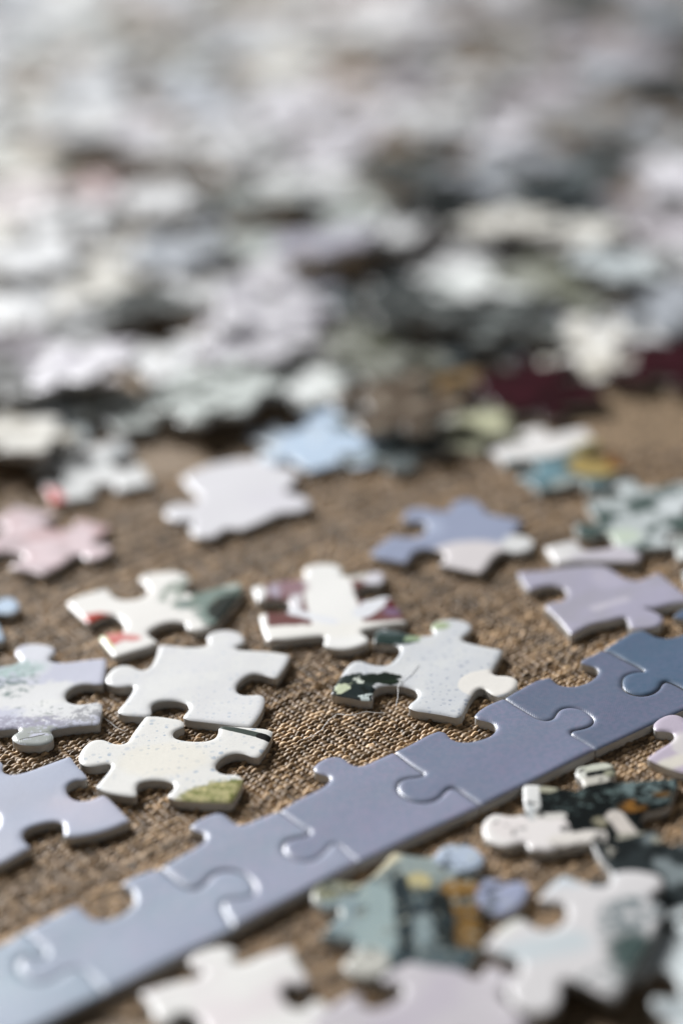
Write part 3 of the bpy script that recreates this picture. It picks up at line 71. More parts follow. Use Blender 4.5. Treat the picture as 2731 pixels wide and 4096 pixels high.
HEAP = [
(46.0, 383.8, 5, 'cream', "blurred cream puzzle piece, heap's forward, right quarter"),
(35.9, 368.1, 10, 'maroon', "blurred dark maroon puzzle piece, heap's near edge, right quarter, left of two"),
(59.1, 373.7, -20, 'maroon', "blurred dark maroon puzzle piece, heap's near edge, right quarter, right of two"),
(-32.0, 370.3, 20, 'pgreen', "blurred pale green puzzle piece, heap's near edge, left quarter"),
(-21.2, 368.7, -15, 'pgreen', "blurred pale green puzzle piece, heap's near edge, centre left"),
(-1.9, 377.3, -20, 'greenpale', "blurred pale greenish white puzzle piece, heap's near edge, centre left"),
(10.3, 381.3, 30, 'olive', "blurred olive green puzzle piece, heap's near edge, centre right"),
(-48.9, 389.5, 20, 'pinkwhite', "blurred pinkish white puzzle piece, heap's near edge, left quarter, right of two"),
(-53.1, 366.0, 10, 'cyanw', "blurred bluish white puzzle piece, heap's near edge, left quarter"),
(-57.2, 354.9, 0, 'cream', "blurred cream puzzle piece, heap's near edge, left quarter"),
(-27.8, 391.4, 30, 'white', "blurred bright white puzzle piece, heap's near edge, centre left"),
(-16.1, 391.6, -10, 'lilacw', "blurred lilac-white puzzle piece, heap's near edge, centre left"),
(-1.7, 411.0, 25, 'lilac', "blurred lilac puzzle piece, heap's forward, centre left"),
(-8.7, 432.2, -30, 'lilacw', "blurred lilac-white puzzle piece, heap's forward, centre left, right of two"),
(-23.5, 423.1, 10, 'white', "blurred bright white puzzle piece, heap's forward, centre left"),
(-48.4, 439.0, 20, 'cream', "blurred cream puzzle piece, heap's forward, left quarter, rightmost"),
(-47.7, 416.3, -20, 'cream', "blurred cream puzzle piece, heap's forward, left quarter, second from the left"),
(-63.7, 424.7, 15, 'white', "blurred bright white puzzle piece, heap's forward, left quarter"),
(25.2, 386.1, 15, 'darkteal', "blurred dark teal-grey puzzle piece, heap's near edge, centre right"),
(16.1, 372.0, -25, 'ochre', "blurred ochre brown puzzle piece, heap's near edge, centre right"),
(10.4, 359.3, 20, 'brownish', "blurred dull brown puzzle piece, heap's near edge, centre right"),
(38.3, 401.0, 25, 'bgrey', "blurred blue-grey puzzle piece, heap's forward, right quarter, left of two"),
(28.9, 411.6, 5, 'greenpale', "blurred pale greenish white puzzle piece, heap's forward, centre right"),
(44.9, 408.9, -20, 'olive', "blurred olive green puzzle piece, heap's forward, right quarter"),
(60.6, 394.1, 12, 'greywhite', "blurred greyish white puzzle piece, heap's forward, right quarter, second from the left"),
(51.7, 426.6, 20, 'lilacw', "blurred lilac-white puzzle piece, heap's middle, right quarter, left of two"),
(56.0, 413.9, -15, 'cyanw', "blurred bluish white puzzle piece, heap's forward, right quarter, left of two"),
(66.9, 441.7, 8, 'mauve', "blurred grey mauve puzzle piece, heap's middle, right quarter, second from the left"),
(48.6, 437.2, 30, 'cream', "blurred cream puzzle piece, heap's middle, right quarter, right of two"),
(20.4, 444.8, 25, 'pinkwhite', "blurred pinkish white puzzle piece, heap's middle, centre right"),
(11.0, 443.9, -20, 'greywhite', "blurred greyish white puzzle piece, heap's middle, centre right, left of two"),
(5.4, 465.1, 15, 'pgreen', "blurred pale green puzzle piece, heap's middle, centre right"),
(-16.7, 448.8, -15, 'pgreen', "blurred pale green puzzle piece, heap's middle, centre left, left of two"),
(-23.7, 480.5, 35, 'darkgrey', "blurred dark grey-green puzzle piece, heap's middle, centre left"),
(-12.7, 471.2, 5, 'pgreen', "blurred pale green puzzle piece, heap's middle, centre left, right of two"),
(-45.4, 484.6, 20, 'pink', "blurred pale pink puzzle piece, heap's middle, left quarter"),
(-62.6, 467.8, -10, 'lilacw', "blurred lilac-white puzzle piece, heap's middle, left quarter"),
(-5.3, 512.6, 15, 'pinkwhite', "blurred pinkish white puzzle piece, heap's rear, centre left"),
(3.6, 505.9, -30, 'lilacw', "blurred lilac-white puzzle piece, heap's rear, centre left, rightmost"),
(-27.4, 550.3, 25, 'bluewhite', "blurred cool bluish white puzzle piece, heap's rear, centre left"),
(-44.8, 534.1, 10, 'lilacw', "blurred lilac-white puzzle piece, heap's rear, left quarter"),
(-32.9, 523.1, -25, 'greywhite', "blurred greyish white puzzle piece, heap's rear, centre left, leftmost"),
(-33.5, 570.6, 5, 'bgrey', "blurred blue-grey puzzle piece, heap's rear, centre left"),
(45.4, 494.5, 20, 'bgrey', "blurred blue-grey puzzle piece, heap's rear, right quarter, leftmost"),
(39.3, 515.3, -15, 'lilacw', "blurred lilac-white puzzle piece, heap's rear, centre right, right of two"),
(30.1, 485.2, 10, 'dark', "blurred near-black green puzzle piece, heap's middle, centre right, second from the left"),
(39.6, 468.6, -30, 'dark', "blurred near-black green puzzle piece, heap's middle, centre right, rightmost"),
(61.8, 485.1, 25, 'darkteal', "blurred dark teal-grey puzzle piece, heap's middle, right quarter, second from the left"),
(16.6, 484.7, 0, 'darkgrey', "blurred dark grey-green puzzle piece, heap's middle, centre right"),
(29.4, 463.4, 15, 'bgrey', "blurred blue-grey puzzle piece, heap's middle, centre right"),
(24.2, 454.7, -20, 'dark', "blurred near-black green puzzle piece, heap's middle, centre right, leftmost"),
(-9.1, 585.4, 20, 'cream', "blurred cream puzzle piece, heap's far back, centre left"),
(-9.0, 629.5, 5, 'white', "blurred bright white puzzle piece, heap's far back, centre left, left of two"),
(-77.5, 613.6, 15, 'greenpale', "blurred pale greenish white puzzle piece, heap's far back, left quarter, second from the left"),
(-72.3, 559.7, -20, 'greenpale', "blurred pale greenish white puzzle piece, heap's rear, left quarter, right of two"),
(-67.9, 513.6, 25, 'cream', "blurred cream puzzle piece, heap's rear, left quarter"),
(-68.5, 634.2, 5, 'greywhite', "blurred greyish white puzzle piece, heap's far back, left quarter, third from the left"),
(-59.3, 531.9, -12, 'white', "blurred bright white puzzle piece, heap's rear, left quarter, second from the left"),
(89.1, 590.6, -25, 'dark', "blurred near-black green puzzle piece, heap's far back, right quarter, left of two"),
(71.4, 586.0, 20, 'mauve', "blurred grey mauve puzzle piece, heap's far back, right quarter, second from the left"),
(73.0, 555.2, 5, 'bgrey', "blurred blue-grey puzzle piece, heap's far back, right quarter, left of two"),
(83.1, 543.4, -15, 'darkteal', "blurred dark teal-grey puzzle piece, heap's rear, right quarter, left of two"),
(55.9, 547.4, 30, 'mauve', "blurred grey mauve puzzle piece, heap's rear, right quarter, right of two"),
(52.3, 575.7, -5, 'grey', "blurred mid grey puzzle piece, heap's far back, right quarter"),
(-45.2, 606.3, 12, 'grey', "blurred mid grey puzzle piece, heap's far back, left quarter, rightmost"),
(-20.8, 609.4, 30, 'bgrey', "blurred blue-grey puzzle piece, heap's far back, centre left"),
(-39.9, 498.6, 0, 'brownish', "blurred dull brown puzzle piece, heap's middle, left quarter"),
(-52.4, 402.7, 10, 'greywhite', "blurred greyish white puzzle piece, heap's forward, left quarter, right of two"),
(-57.2, 384.8, -15, 'mauve', "blurred grey mauve puzzle piece, heap's near edge, left quarter"),
(-35.7, 413.2, 25, 'darkgrey', "blurred dark grey-green puzzle piece, heap's forward, left quarter"),
(-11.3, 400.4, 0, 'lilacw', "blurred lilac-white puzzle piece, heap's forward, centre left, left of two"),
(9.4, 405.8, 20, 'darkteal', "blurred dark teal-grey puzzle piece, heap's forward, centre right"),
(16.3, 395.9, 10, 'darkgrey', "blurred dark grey-green puzzle piece, heap's forward, centre right"),
(61.3, 415.4, 20, 'greywhite', "blurred greyish white puzzle piece, heap's forward, right quarter, leftmost"),
(64.8, 458.3, -5, 'mauve', "blurred grey mauve puzzle piece, heap's middle, right quarter, leftmost"),
(50.1, 458.2, 15, 'darkteal', "blurred dark teal-grey puzzle piece, heap's middle, right quarter, leftmost"),
(77.2, 491.4, 0, 'grey', "blurred mid grey puzzle piece, heap's rear, right quarter, right of two"),
(25.8, 561.6, 10, 'mauve', "blurred grey mauve puzzle piece, heap's rear, centre right"),
(36.0, 551.7, -15, 'greywhite', "blurred greyish white puzzle piece, heap's rear, centre right, right of two"),
(32.2, 592.9, 20, 'grey', "blurred mid grey puzzle piece, heap's far back, centre right, left of two"),
(15.8, 534.0, 30, 'lilacw', "blurred lilac-white puzzle piece, heap's rear, centre right, left of two"),
(27.5, 521.1, -8, 'greywhite', "blurred greyish white puzzle piece, heap's rear, centre right, left of two"),
(28.5, 630.0, 0, 'greywhite', "blurred greyish white puzzle piece, heap's far back, centre right, left of two"),
(51.3, 615.1, 12, 'grey', "blurred mid grey puzzle piece, heap's far back, centre right, right of two"),
(-5.0, 545.5, 5, 'lilacw', "blurred lilac-white puzzle piece, heap's rear, centre left, second from the left"),
(-17.3, 506.9, 20, 'greywhite', "blurred greyish white puzzle piece, heap's rear, centre left, second from the left"),
(-52.0, 463.1, 0, 'greywhite', "blurred greyish white puzzle piece, heap's middle, left quarter, left of two"),
(-37.6, 452.5, -18, 'cream', "blurred cream puzzle piece, heap's middle, left quarter, right of two"),
(-61.3, 443.8, 10, 'white', "blurred bright white puzzle piece, heap's middle, left quarter"),
(-29.1, 443.2, 8, 'bgrey', "blurred blue-grey puzzle piece, heap's middle, centre left"),
(-0.8, 435.8, 0, 'lilac', "blurred lilac puzzle piece, heap's middle, centre left"),
(29.4, 428.1, 20, 'greywhite', "blurred greyish white puzzle piece, heap's middle, centre right, right of two"),
(38.2, 439.1, 0, 'cream', "blurred cream puzzle piece, heap's middle, right quarter, left of two"),
(33.0, 393.2, 5, 'darkgrey', "blurred dark grey-green puzzle piece, heap's forward, right quarter"),
(-5.6, 395.2, 18, 'greywhite', "blurred greyish white puzzle piece, heap's forward, centre left"),
(76.3, 467.4, 5, 'lilacw', "blurred lilac-white puzzle piece, heap's middle, right quarter, right of two"),
(72.8, 515.2, 15, 'bgrey', "blurred blue-grey puzzle piece, heap's rear, right quarter, second from the left"),
(60.1, 511.0, -20, 'grey', "blurred mid grey puzzle piece, heap's rear, right quarter, left of two"),
(48.9, 530.6, 0, 'mauve', "blurred grey mauve puzzle piece, heap's rear, right quarter, left of two"),
(8.3, 561.5, -12, 'pinkwhite', "blurred pinkish white puzzle piece, heap's rear, centre right"),
(-14.6, 562.6, 0, 'greywhite', "blurred greyish white puzzle piece, heap's rear, centre left, rightmost"),
(-33.9, 473.7, -5, 'greywhite', "blurred greyish white puzzle piece, heap's middle, left quarter, right of two"),
(-69.5, 489.1, 20, 'pinkwhite', "blurred pinkish white puzzle piece, heap's middle, left quarter, right of two"),
(66.6, 414.5, -10, 'cyanw', "blurred bluish white puzzle piece, heap's forward, right quarter, right of two"),
(65.8, 396.5, 20, 'bgrey', "blurred blue-grey puzzle piece, heap's forward, right quarter, right of two"),
(72.6, 433.0, 10, 'mauve', "blurred grey mauve puzzle piece, heap's middle, right quarter, rightmost"),
(-46.6, 381.2, -25, 'lilacw', "blurred lilac-white puzzle piece, heap's near edge, left quarter"),
(-66.0, 392.2, 0, 'pinkwhite', "blurred pinkish white puzzle piece, heap's near edge, left quarter, left of two"),
(-63.1, 374.0, 20, 'grey', "blurred mid grey puzzle piece, heap's near edge, left quarter"),
(-74.7, 459.1, 0, 'cream', "blurred cream puzzle piece, heap's middle, left quarter, left of two"),
(-81.9, 529.6, 10, 'greenpale', "blurred pale greenish white puzzle piece, heap's rear, left quarter, left of two"),
(-89.5, 595.0, 0, 'greywhite', "blurred greyish white puzzle piece, heap's far back, left quarter, second from the left"),
(81.2, 452.5, 0, 'grey', "blurred mid grey puzzle piece, heap's middle, right quarter"),
(93.1, 521.4, 12, 'darkteal', "blurred dark teal-grey puzzle piece, heap's rear, right quarter, right of two"),
(74.0, 410.9, 0, 'greywhite', "blurred greyish white puzzle piece, heap's forward, right quarter, rightmost"),
(100.5, 577.2, 0, 'dark', "blurred near-black green puzzle piece, heap's far back, right quarter, right of two"),
(-106.0, 685.3, 15, 'greywhite', "blurred greyish white puzzle piece, heap's far back, left quarter, leftmost"),
(-23.2, 673.6, -36, 'pgreen', "blurred pale green puzzle piece, heap's far back, centre left, left of two"),
(-4.2, 664.4, 45, 'pgreen', "blurred pale green puzzle piece, heap's far back, centre left, right of two"),
(-39.7, 650.6, -19, 'greywhite', "blurred greyish white puzzle piece, heap's far back, left quarter, rightmost"),
(110.6, 603.9, -12, 'greywhite', "blurred greyish white puzzle piece, heap's far back, right quarter"),
(-58.8, 673.5, -42, 'greywhite', "blurred greyish white puzzle piece, heap's far back, left quarter, fifth from the left"),
(-61.0, 587.3, 25, 'greywhite', "blurred greyish white puzzle piece, heap's far back, left quarter, fourth from the left"),
(-98.1, 657.2, 34, 'grey', "blurred mid grey puzzle piece, heap's far back, left quarter, second from the left"),
(82.0, 570.6, 5, 'mauve', "blurred grey mauve puzzle piece, heap's far back, right quarter, fourth from the left"),
(-91.0, 625.3, -20, 'lilacw', "blurred lilac-white puzzle piece, heap's far back, left quarter, second from the left"),
(-47.7, 689.5, 12, 'greywhite', "blurred greyish white puzzle piece, heap's far back, left quarter, sixth from the left"),
(90.8, 503.0, -45, 'bgrey', "blurred blue-grey puzzle piece, heap's rear, right quarter, rightmost"),
(56.6, 655.9, -43, 'greywhite', "blurred greyish white puzzle piece, heap's far back, centre right, right of two"),
(-69.3, 688.1, 45, 'white', "blurred bright white puzzle piece, heap's far back, left quarter, rightmost"),
(99.6, 557.9, 1, 'brownish', "blurred dull brown puzzle piece, heap's far back, right quarter"),
(103.7, 623.1, 10, 'darkgrey', "blurred dark grey-green puzzle piece, heap's far back, right quarter, rightmost"),
(-82.8, 476.0, -36, 'pinkwhite', "blurred pinkish white puzzle piece, heap's middle, left quarter, left of two"),
(-28.1, 633.9, -18, 'greywhite', "blurred greyish white puzzle piece, heap's far back, centre left"),
(-57.3, 569.0, 29, 'bgrey', "blurred blue-grey puzzle piece, heap's rear, left quarter"),
(-86.9, 684.0, -28, 'bgrey', "blurred blue-grey puzzle piece, heap's far back, left quarter, left of two"),
(78.5, 635.0, -45, 'darkgrey', "blurred dark grey-green puzzle piece, heap's far back, right quarter, third from the left"),
(91.5, 646.8, 2, 'mauve', "blurred grey mauve puzzle piece, heap's far back, right quarter, third from the left"),
(-83.6, 504.4, -29, 'darkgrey', "blurred dark grey-green puzzle piece, heap's middle, left quarter"),
(5.2, 641.8, -35, 'pinkwhite', "blurred pinkish white puzzle piece, heap's far back, centre left"),
(-87.4, 576.7, 12, 'greywhite', "blurred greyish white puzzle piece, heap's rear, left quarter"),
(13.0, 612.7, 5, 'white', "blurred bright white puzzle piece, heap's far back, centre right"),
(118.0, 646.3, -27, 'mauve', "blurred grey mauve puzzle piece, heap's far back, right quarter, rightmost"),
(-67.6, 654.2, 40, 'greenpale', "blurred pale greenish white puzzle piece, heap's far back, left quarter, third from the left"),
(38.0, 662.9, -19, 'bgrey', "blurred blue-grey puzzle piece, heap's far back, centre right"),
(-32.4, 593.7, -7, 'greenpale', "blurred pale greenish white puzzle piece, heap's far back, centre left"),
(19.9, 652.6, -28, 'pinkwhite', "blurred pinkish white puzzle piece, heap's far back, centre right, right of two"),
(64.6, 603.0, 33, 'mauve', "blurred grey mauve puzzle piece, heap's far back, right quarter, leftmost"),
(-4.2, 488.9, 22, 'white', "blurred bright white puzzle piece, heap's middle, centre left"),
(-82.7, 645.0, -8, 'bgrey', "blurred blue-grey puzzle piece, heap's far back, left quarter, right of two"),
(-87.1, 549.3, 34, 'white', "blurred bright white puzzle piece, heap's rear, left quarter, leftmost"),
(52.5, 636.2, 18, 'mauve', "blurred grey mauve puzzle piece, heap's far back, centre right, right of two"),
(-55.8, 620.4, 29, 'greenpale', "blurred pale greenish white puzzle piece, heap's far back, left quarter, rightmost"),
(12.9, 672.6, -22, 'pinkwhite', "blurred pinkish white puzzle piece, heap's far back, centre right, left of two"),
(-54.1, 551.0, -27, 'white', "blurred bright white puzzle piece, heap's rear, left quarter, rightmost"),
(91.3, 610.0, 25, 'bgrey', "blurred blue-grey puzzle piece, heap's far back, right quarter, right of two"),
(-4.0, 604.6, -13, 'white', "blurred bright white puzzle piece, heap's far back, centre left, right of two"),
(-111.5, 705.6, 34, 'white', "blurred bright white puzzle piece, heap's far back, left quarter, leftmost"),
(20.1, 579.9, 5, 'dark', "blurred near-black green puzzle piece, heap's far back, centre right"),
(30.6, 611.2, -8, 'mauve', "blurred grey mauve puzzle piece, heap's far back, centre right, left of two"),
(-99.0, 609.7, 12, 'grey', "blurred mid grey puzzle piece, heap's far back, left quarter, leftmost"),
(-40.4, 669.6, 11, 'lilacw', "blurred lilac-white puzzle piece, heap's far back, left quarter, rightmost"),
(-77.3, 436.2, -19, 'cream', "blurred cream puzzle piece, heap's forward, left quarter, leftmost"),
(75.5, 658.2, 13, 'darkgrey', "blurred dark grey-green puzzle piece, heap's far back, right quarter, second from the left"),
(-103.9, 638.5, -34, 'lilacw', "blurred lilac-white puzzle piece, heap's far back, left quarter, leftmost"),
(68.7, 620.2, 18, 'darkgrey', "blurred dark grey-green puzzle piece, heap's far back, right quarter, leftmost"),
(100.8, 539.0, 45, 'greywhite', "blurred greyish white puzzle piece, heap's rear, right quarter"),
(-72.4, 409.2, -33, 'greywhite', "blurred greyish white puzzle piece, heap's forward, left quarter, left of two"),
(-16.0, 529.8, -12, 'lilacw', "blurred lilac-white puzzle piece, heap's rear, centre left, leftmost"),
(90.9, 479.0, -45, 'darkteal', "blurred dark teal-grey puzzle piece, heap's middle, right quarter, rightmost"),
(-78.6, 668.2, -34, 'white', "blurred bright white puzzle piece, heap's far back, left quarter, second from the left"),
(-94.5, 700.7, -3, 'greenpale', "blurred pale greenish white puzzle piece, heap's far back, left quarter, leftmost")]
FIBRES = [[(9.227, 276.36), (8.115, 273.903), (6.49, 271.275), (6.095, 268.15), (5.778, 266.558)], [(4.083, 265.745), (3.127, 265.659), (1.749, 265.819), (0.872, 265.494), (-0.356, 264.915), (-1.296, 265.253), (-2.235, 265.69), (-3.117, 264.973), (-3.83, 263.915), (-4.549, 262.38), (-5.942, 260.937), (-7.315, 260.297)], [(-34.071, 268.458), (-33.018, 267.307), (-32.306, 266.305), (-31.73, 265.729), (-30.942, 265.192)]]

# ---------------------------------------------------------------- materials
class Nodes:
    def __init__(s, name):
        s.mat = bpy.data.materials.new(name); s.mat.use_nodes = True; s.t = s.mat.node_tree
        s.bsdf = s.t.nodes['Principled BSDF']; s.tc = s.t.nodes.new('ShaderNodeTexCoord')
        v = s.t.nodes.new('ShaderNodeVectorMath'); v.operation = 'SCALE'; v.inputs['Scale'].default_value = 1000.0
        s.link(s.tc.outputs['Object'], v.inputs[0]); s.P = v.outputs[0]; s.warp = {}
    def link(s, a, b): s.t.links.new(a, b)
    def val(s, sock, x):
        if hasattr(x, 'is_output'): s.link(x, sock)
        else: sock.default_value = x
    def math(s, op, a, b=0.0, c=0.0, clamp=False):
        n = s.t.nodes.new('ShaderNodeMath'); n.operation = op; n.use_clamp = clamp
        s.val(n.inputs[0], a); s.val(n.inputs[1], b); s.val(n.inputs[2], c); return n.outputs[0]
    def vec(s, op, a, b=(0, 0, 0)):
        n = s.t.nodes.new('ShaderNodeVectorMath'); n.operation = op; s.val(n.inputs[0], a); s.val(n.inputs[1], b)
        return n.outputs['Value'] if op in ('LENGTH', 'DOT_PRODUCT', 'DISTANCE') else n.outputs[0]
    def noise(s, scale, detail=2.0, P=None, rough=0.5, color=False):
        n = s.t.nodes.new('ShaderNodeTexNoise'); n.inputs['Scale'].default_value = scale; n.inputs['Detail'].default_value = detail
        n.inputs['Roughness'].default_value = rough; s.link(P or s.P, n.inputs['Vector']); return n.outputs['Color' if color else 'Fac']
    def step(s, x, lo, hi):                  # smooth ramp 0..1 as x goes lo..hi
        n = s.t.nodes.new('ShaderNodeMapRange'); n.interpolation_type = 'SMOOTHSTEP'
        s.val(n.inputs['Value'], x); n.inputs['From Min'].default_value = lo; n.inputs['From Max'].default_value = hi
        return n.outputs['Result']
    def mix(s, f, a, b):
        n = s.t.nodes.new('ShaderNodeMix'); n.data_type = 'RGBA'; s.val(n.inputs[0], f)
        for i, x in ((6, a), (7, b)):
            if isinstance(x, tuple): x = (*x[:3], 1.0)
            s.val(n.inputs[i], x)
        return n.outputs[2]
    def warped(s, amp):
        amp = round(amp, 2)
        if amp not in s.warp:
            q = s.vec('SUBTRACT', s.noise(0.75, 3.0, color=True, rough=0.6), (0.5, 0.5, 0.5))
            n = s.t.nodes.new('ShaderNodeVectorMath'); n.operation = 'SCALE'; n.inputs['Scale'].default_value = amp*2.6; s.link(q, n.inputs[0])
            w = s.vec('ADD', s.P, n.outputs[0]); w = s.vec('MULTIPLY', w, (1, 1, 0)); s.warp[amp] = w
        return s.warp[amp]
    def bump(s, h, strength, dist):
        n = s.t.nodes.new('ShaderNodeBump'); n.inputs['Strength'].default_value = strength; n.inputs['Distance'].default_value = dist*MM
        s.link(h, n.inputs['Height']); s.link(n.outputs[0], s.bsdf.inputs['Normal'])

def paint(n, colour, layers):
    for l in layers:
        k = l[0]
        if k == 'n':
            f = n.step(n.noise(l[1], 3.0), l[2]-l[3], l[2]+l[3]); f = n.math('MULTIPLY', f, l[5]); colour = n.mix(f, colour, l[4])
        elif k == 'sp':
            vo = n.t.nodes.new('ShaderNodeTexVoronoi'); vo.voronoi_dimensions = '2D'; vo.inputs['Scale'].default_value = l[1]; n.link(n.warped(0.15), vo.inputs['Vector'])
            sx = n.t.nodes.new('ShaderNodeSeparateColor'); n.link(vo.outputs['Color'], sx.inputs[0])
            rad = n.math('MULTIPLY', n.math('POWER', sx.outputs[0], 1.6), l[2]); q = n.math('SUBTRACT', rad, vo.outputs['Distance'])
            f = n.math('MULTIPLY', n.step(q, -0.07, 0.07), n.math('MULTIPLY_ADD', sx.outputs[1], 0.7, 0.3)); g = n.step(n.noise(0.22, 1.0), 0.36, 0.56)
            f = n.math('MULTIPLY', n.math('MULTIPLY', f, g), l[4]); colour = n.mix(f, colour, l[3])
        elif k in ('b', 'bn'):
            w = n.vec('SUBTRACT', n.warped(l[4] if k == 'b' else 0.8), (l[1][0], l[1][1], 0))
            w = n.vec('DIVIDE', w, (l[2][0], l[2][1], 1)); d = n.vec('LENGTH', w); soft = l[3]/min(l[2])
            f = n.step(n.math('MULTIPLY', d, -1.0), -1.0-soft, -1.0+soft)
            if k == 'b': f = n.math('MULTIPLY', f, l[6]); c = l[5]
            else: f = n.math('MULTIPLY', f, n.step(n.noise(l[4], 3.0, rough=.65), l[5]-0.06, l[5]+0.10)); c = l[6]
            colour = n.mix(f, colour, c)
        elif k == 's':
            a = (l[1][0], l[1][1], 0); b = (l[2][0]-a[0], l[2][1]-a[1], 0); bb = b[0]**2+b[1]**2
            w = n.vec('SUBTRACT', n.warped(l[5]), a)
            t = n.math('DIVIDE', n.vec('DOT_PRODUCT', w, b), bb, clamp=True)
            cx = n.t.nodes.new('ShaderNodeVectorMath'); cx.operation = 'SCALE'; cx.inputs[0].default_value = b; n.link(t, cx.inputs['Scale'])
            d = n.vec('LENGTH', n.vec('SUBTRACT', w, cx.outputs[0]))
            f = n.step(n.math('MULTIPLY', d, -1.0), -(l[3]+l[4]), -(l[3]-l[4])); colour = n.mix(f, colour, l[6])
    return colour

def print_material(name, base, layers, sky=False):
    n = Nodes(name)
    c = paint(n, (*base, 1.0), layers)
    if isinstance(c, tuple): n.bsdf.inputs['Base Color'].default_value = c
    else:
        g = n.math('MULTIPLY_ADD', n.noise(3.5, 3.0), 0.16, 0.92)     # printing grain
        c = n.mix(1.0, c, c); mm = n.t.nodes.new('ShaderNodeVectorMath'); mm.operation = 'SCALE'; n.link(c, mm.inputs[0]); n.link(g, mm.inputs['Scale'])
        n.link(mm.outputs[0], n.bsdf.inputs['Base Color'])
    n.bsdf.inputs['Roughness'].default_value = 0.34 if sky else 0.30
    n.bsdf.inputs['Specular IOR Level'].default_value = 0.34 if sky else 0.24
    # fine pressed linen grain plus paper unevenness
    wv = n.t.nodes.new('ShaderNodeTexWave'); wv.inputs['Scale'].default_value = 1.3; wv.inputs['Distortion'].default_value = 1.5; n.link(n.P, wv.inputs['Vector'])
    n1 = n.noise(4.5, 3.0, rough=.7); n2 = n.noise(0.5, 2.0)
    h = n.math('ADD', n.math('MULTIPLY_ADD', n1, 0.45, n.math('MULTIPLY', wv.outputs['Fac'], 0.20)), n2)
    n.bump(h, 0.5, 0.05)
    return n.mat

def card_material():
    n = Nodes('grey_cardboard')
    s = n.vec('MULTIPLY', n.P, (1.2, 1.2, 9.0)); f = n.noise(1.0, 4.0, P=s, rough=0.7)
    c = n.mix(f, (0.34, 0.33, 0.315, 1), (0.64, 0.63, 0.60, 1)); n.link(c, n.bsdf.inputs['Base Color'])
    n.bsdf.inputs['Roughness'].default_value = 0.9; n.bsdf.inputs['Specular IOR Level'].default_value = 0.2
    n.bump(n.noise(5.0, 3.0), 0.6, 0.08); return n.mat
CARD = card_material()

PALETTE = {   # base colour, second colour, where the second starts
 'white': ((.88,.88,.87), (.55,.58,.62), .56), 'cream': ((.84,.81,.72), (.50,.45,.34), .57), 'greywhite': ((.80,.80,.80), (.20,.21,.21), .53),
 'greenpale': ((.76,.79,.76), (.34,.38,.35), .55), 'pgreen': ((.54,.59,.55), (.13,.15,.13), .53), 'lilacw': ((.82,.79,.84), (.40,.37,.44), .55),
 'lilac': ((.56,.54,.66), (.30,.29,.38), .55), 'pink': ((.80,.66,.68), (.62,.44,.44), .56), 'pinkwhite': ((.84,.76,.75), (.46,.38,.38), .55),
 'cyanw': ((.64,.72,.73), (.36,.42,.44), .55), 'bluewhite': ((.74,.78,.86), (.42,.45,.50), .56), 'lblue': ((.46,.56,.68), (.60,.67,.73), .54),
 'bgrey': ((.44,.48,.54), (.20,.22,.24), .54), 'grey': ((.46,.46,.45), (.14,.14,.13), .52), 'mauve': ((.52,.47,.52), (.22,.19,.20), .53),
 'darkgrey': ((.07,.08,.075), (.28,.32,.30), .60), 'darkteal': ((.02,.03,.032), (.18,.23,.24), .58), 'dark': ((.010,.014,.013), (.07,.08,.08), .60),
 'maroon': ((.038,.004,.009), (.022,.003,.005), .50), 'ochre': ((.20,.13,.06), (.04,.03,.02), .52), 'brownish': ((.10,.065,.035), (.26,.20,.13), .58),
 'olive': ((.17,.18,.11), (.40,.41,.33), .52)}
def palette_material(key):
    a, b, thr = PALETTE[key]; sat = 0.65 if key not in ('maroon', 'ochre', 'lblue', 'pink') else 1.0
    a, b = [tuple(sum(c)/3+(v-sum(c)/3)*sat for v in c) for c in (a, b)]; n = Nodes(key + '_print')
    oi = n.t.nodes.new('ShaderNodeObjectInfo'); off = n.vec('ADD', n.P, (0, 0, 0))
    cmb = n.t.nodes.new('ShaderNodeCombineXYZ'); n.link(n.math('MULTIPLY', oi.outputs['Random'], 500.0), cmb.inputs[2]); P = n.vec('ADD', n.P, cmb.outputs[0])
    f = n.step(n.noise(0.19, 2.0, P=P), thr-0.05, thr+0.05); c = n.mix(f, (*a, 1), (*b, 1))
    g = n.step(n.noise(0.22, 2.0, P=P), 0.57, 0.64); c = n.mix(n.math('MULTIPLY', g, 0.75 if sum(a) < 1.3 else 0.3), c, (*[v*0.25 for v in a], 1))
    k = n.math('MULTIPLY_ADD', oi.outputs['Random'], 0.30, 0.85); mm = n.t.nodes.new('ShaderNodeVectorMath'); mm.operation = 'SCALE'
    n.link(c, mm.inputs[0]); n.link(k, mm.inputs['Scale']); n.link(mm.outputs[0], n.bsdf.inputs['Base Color'])
    n.bsdf.inputs['Roughness'].default_value = 0.30; n.bsdf.inputs['Specular IOR Level'].default_value = 0.26; n.bump(n.noise(0.5, 2.0), 0.4, 0.06); return n.mat
_pm = {}
def pal(key):
    if key not in _pm: _pm[key] = palette_material(key)
    return _pm[key]

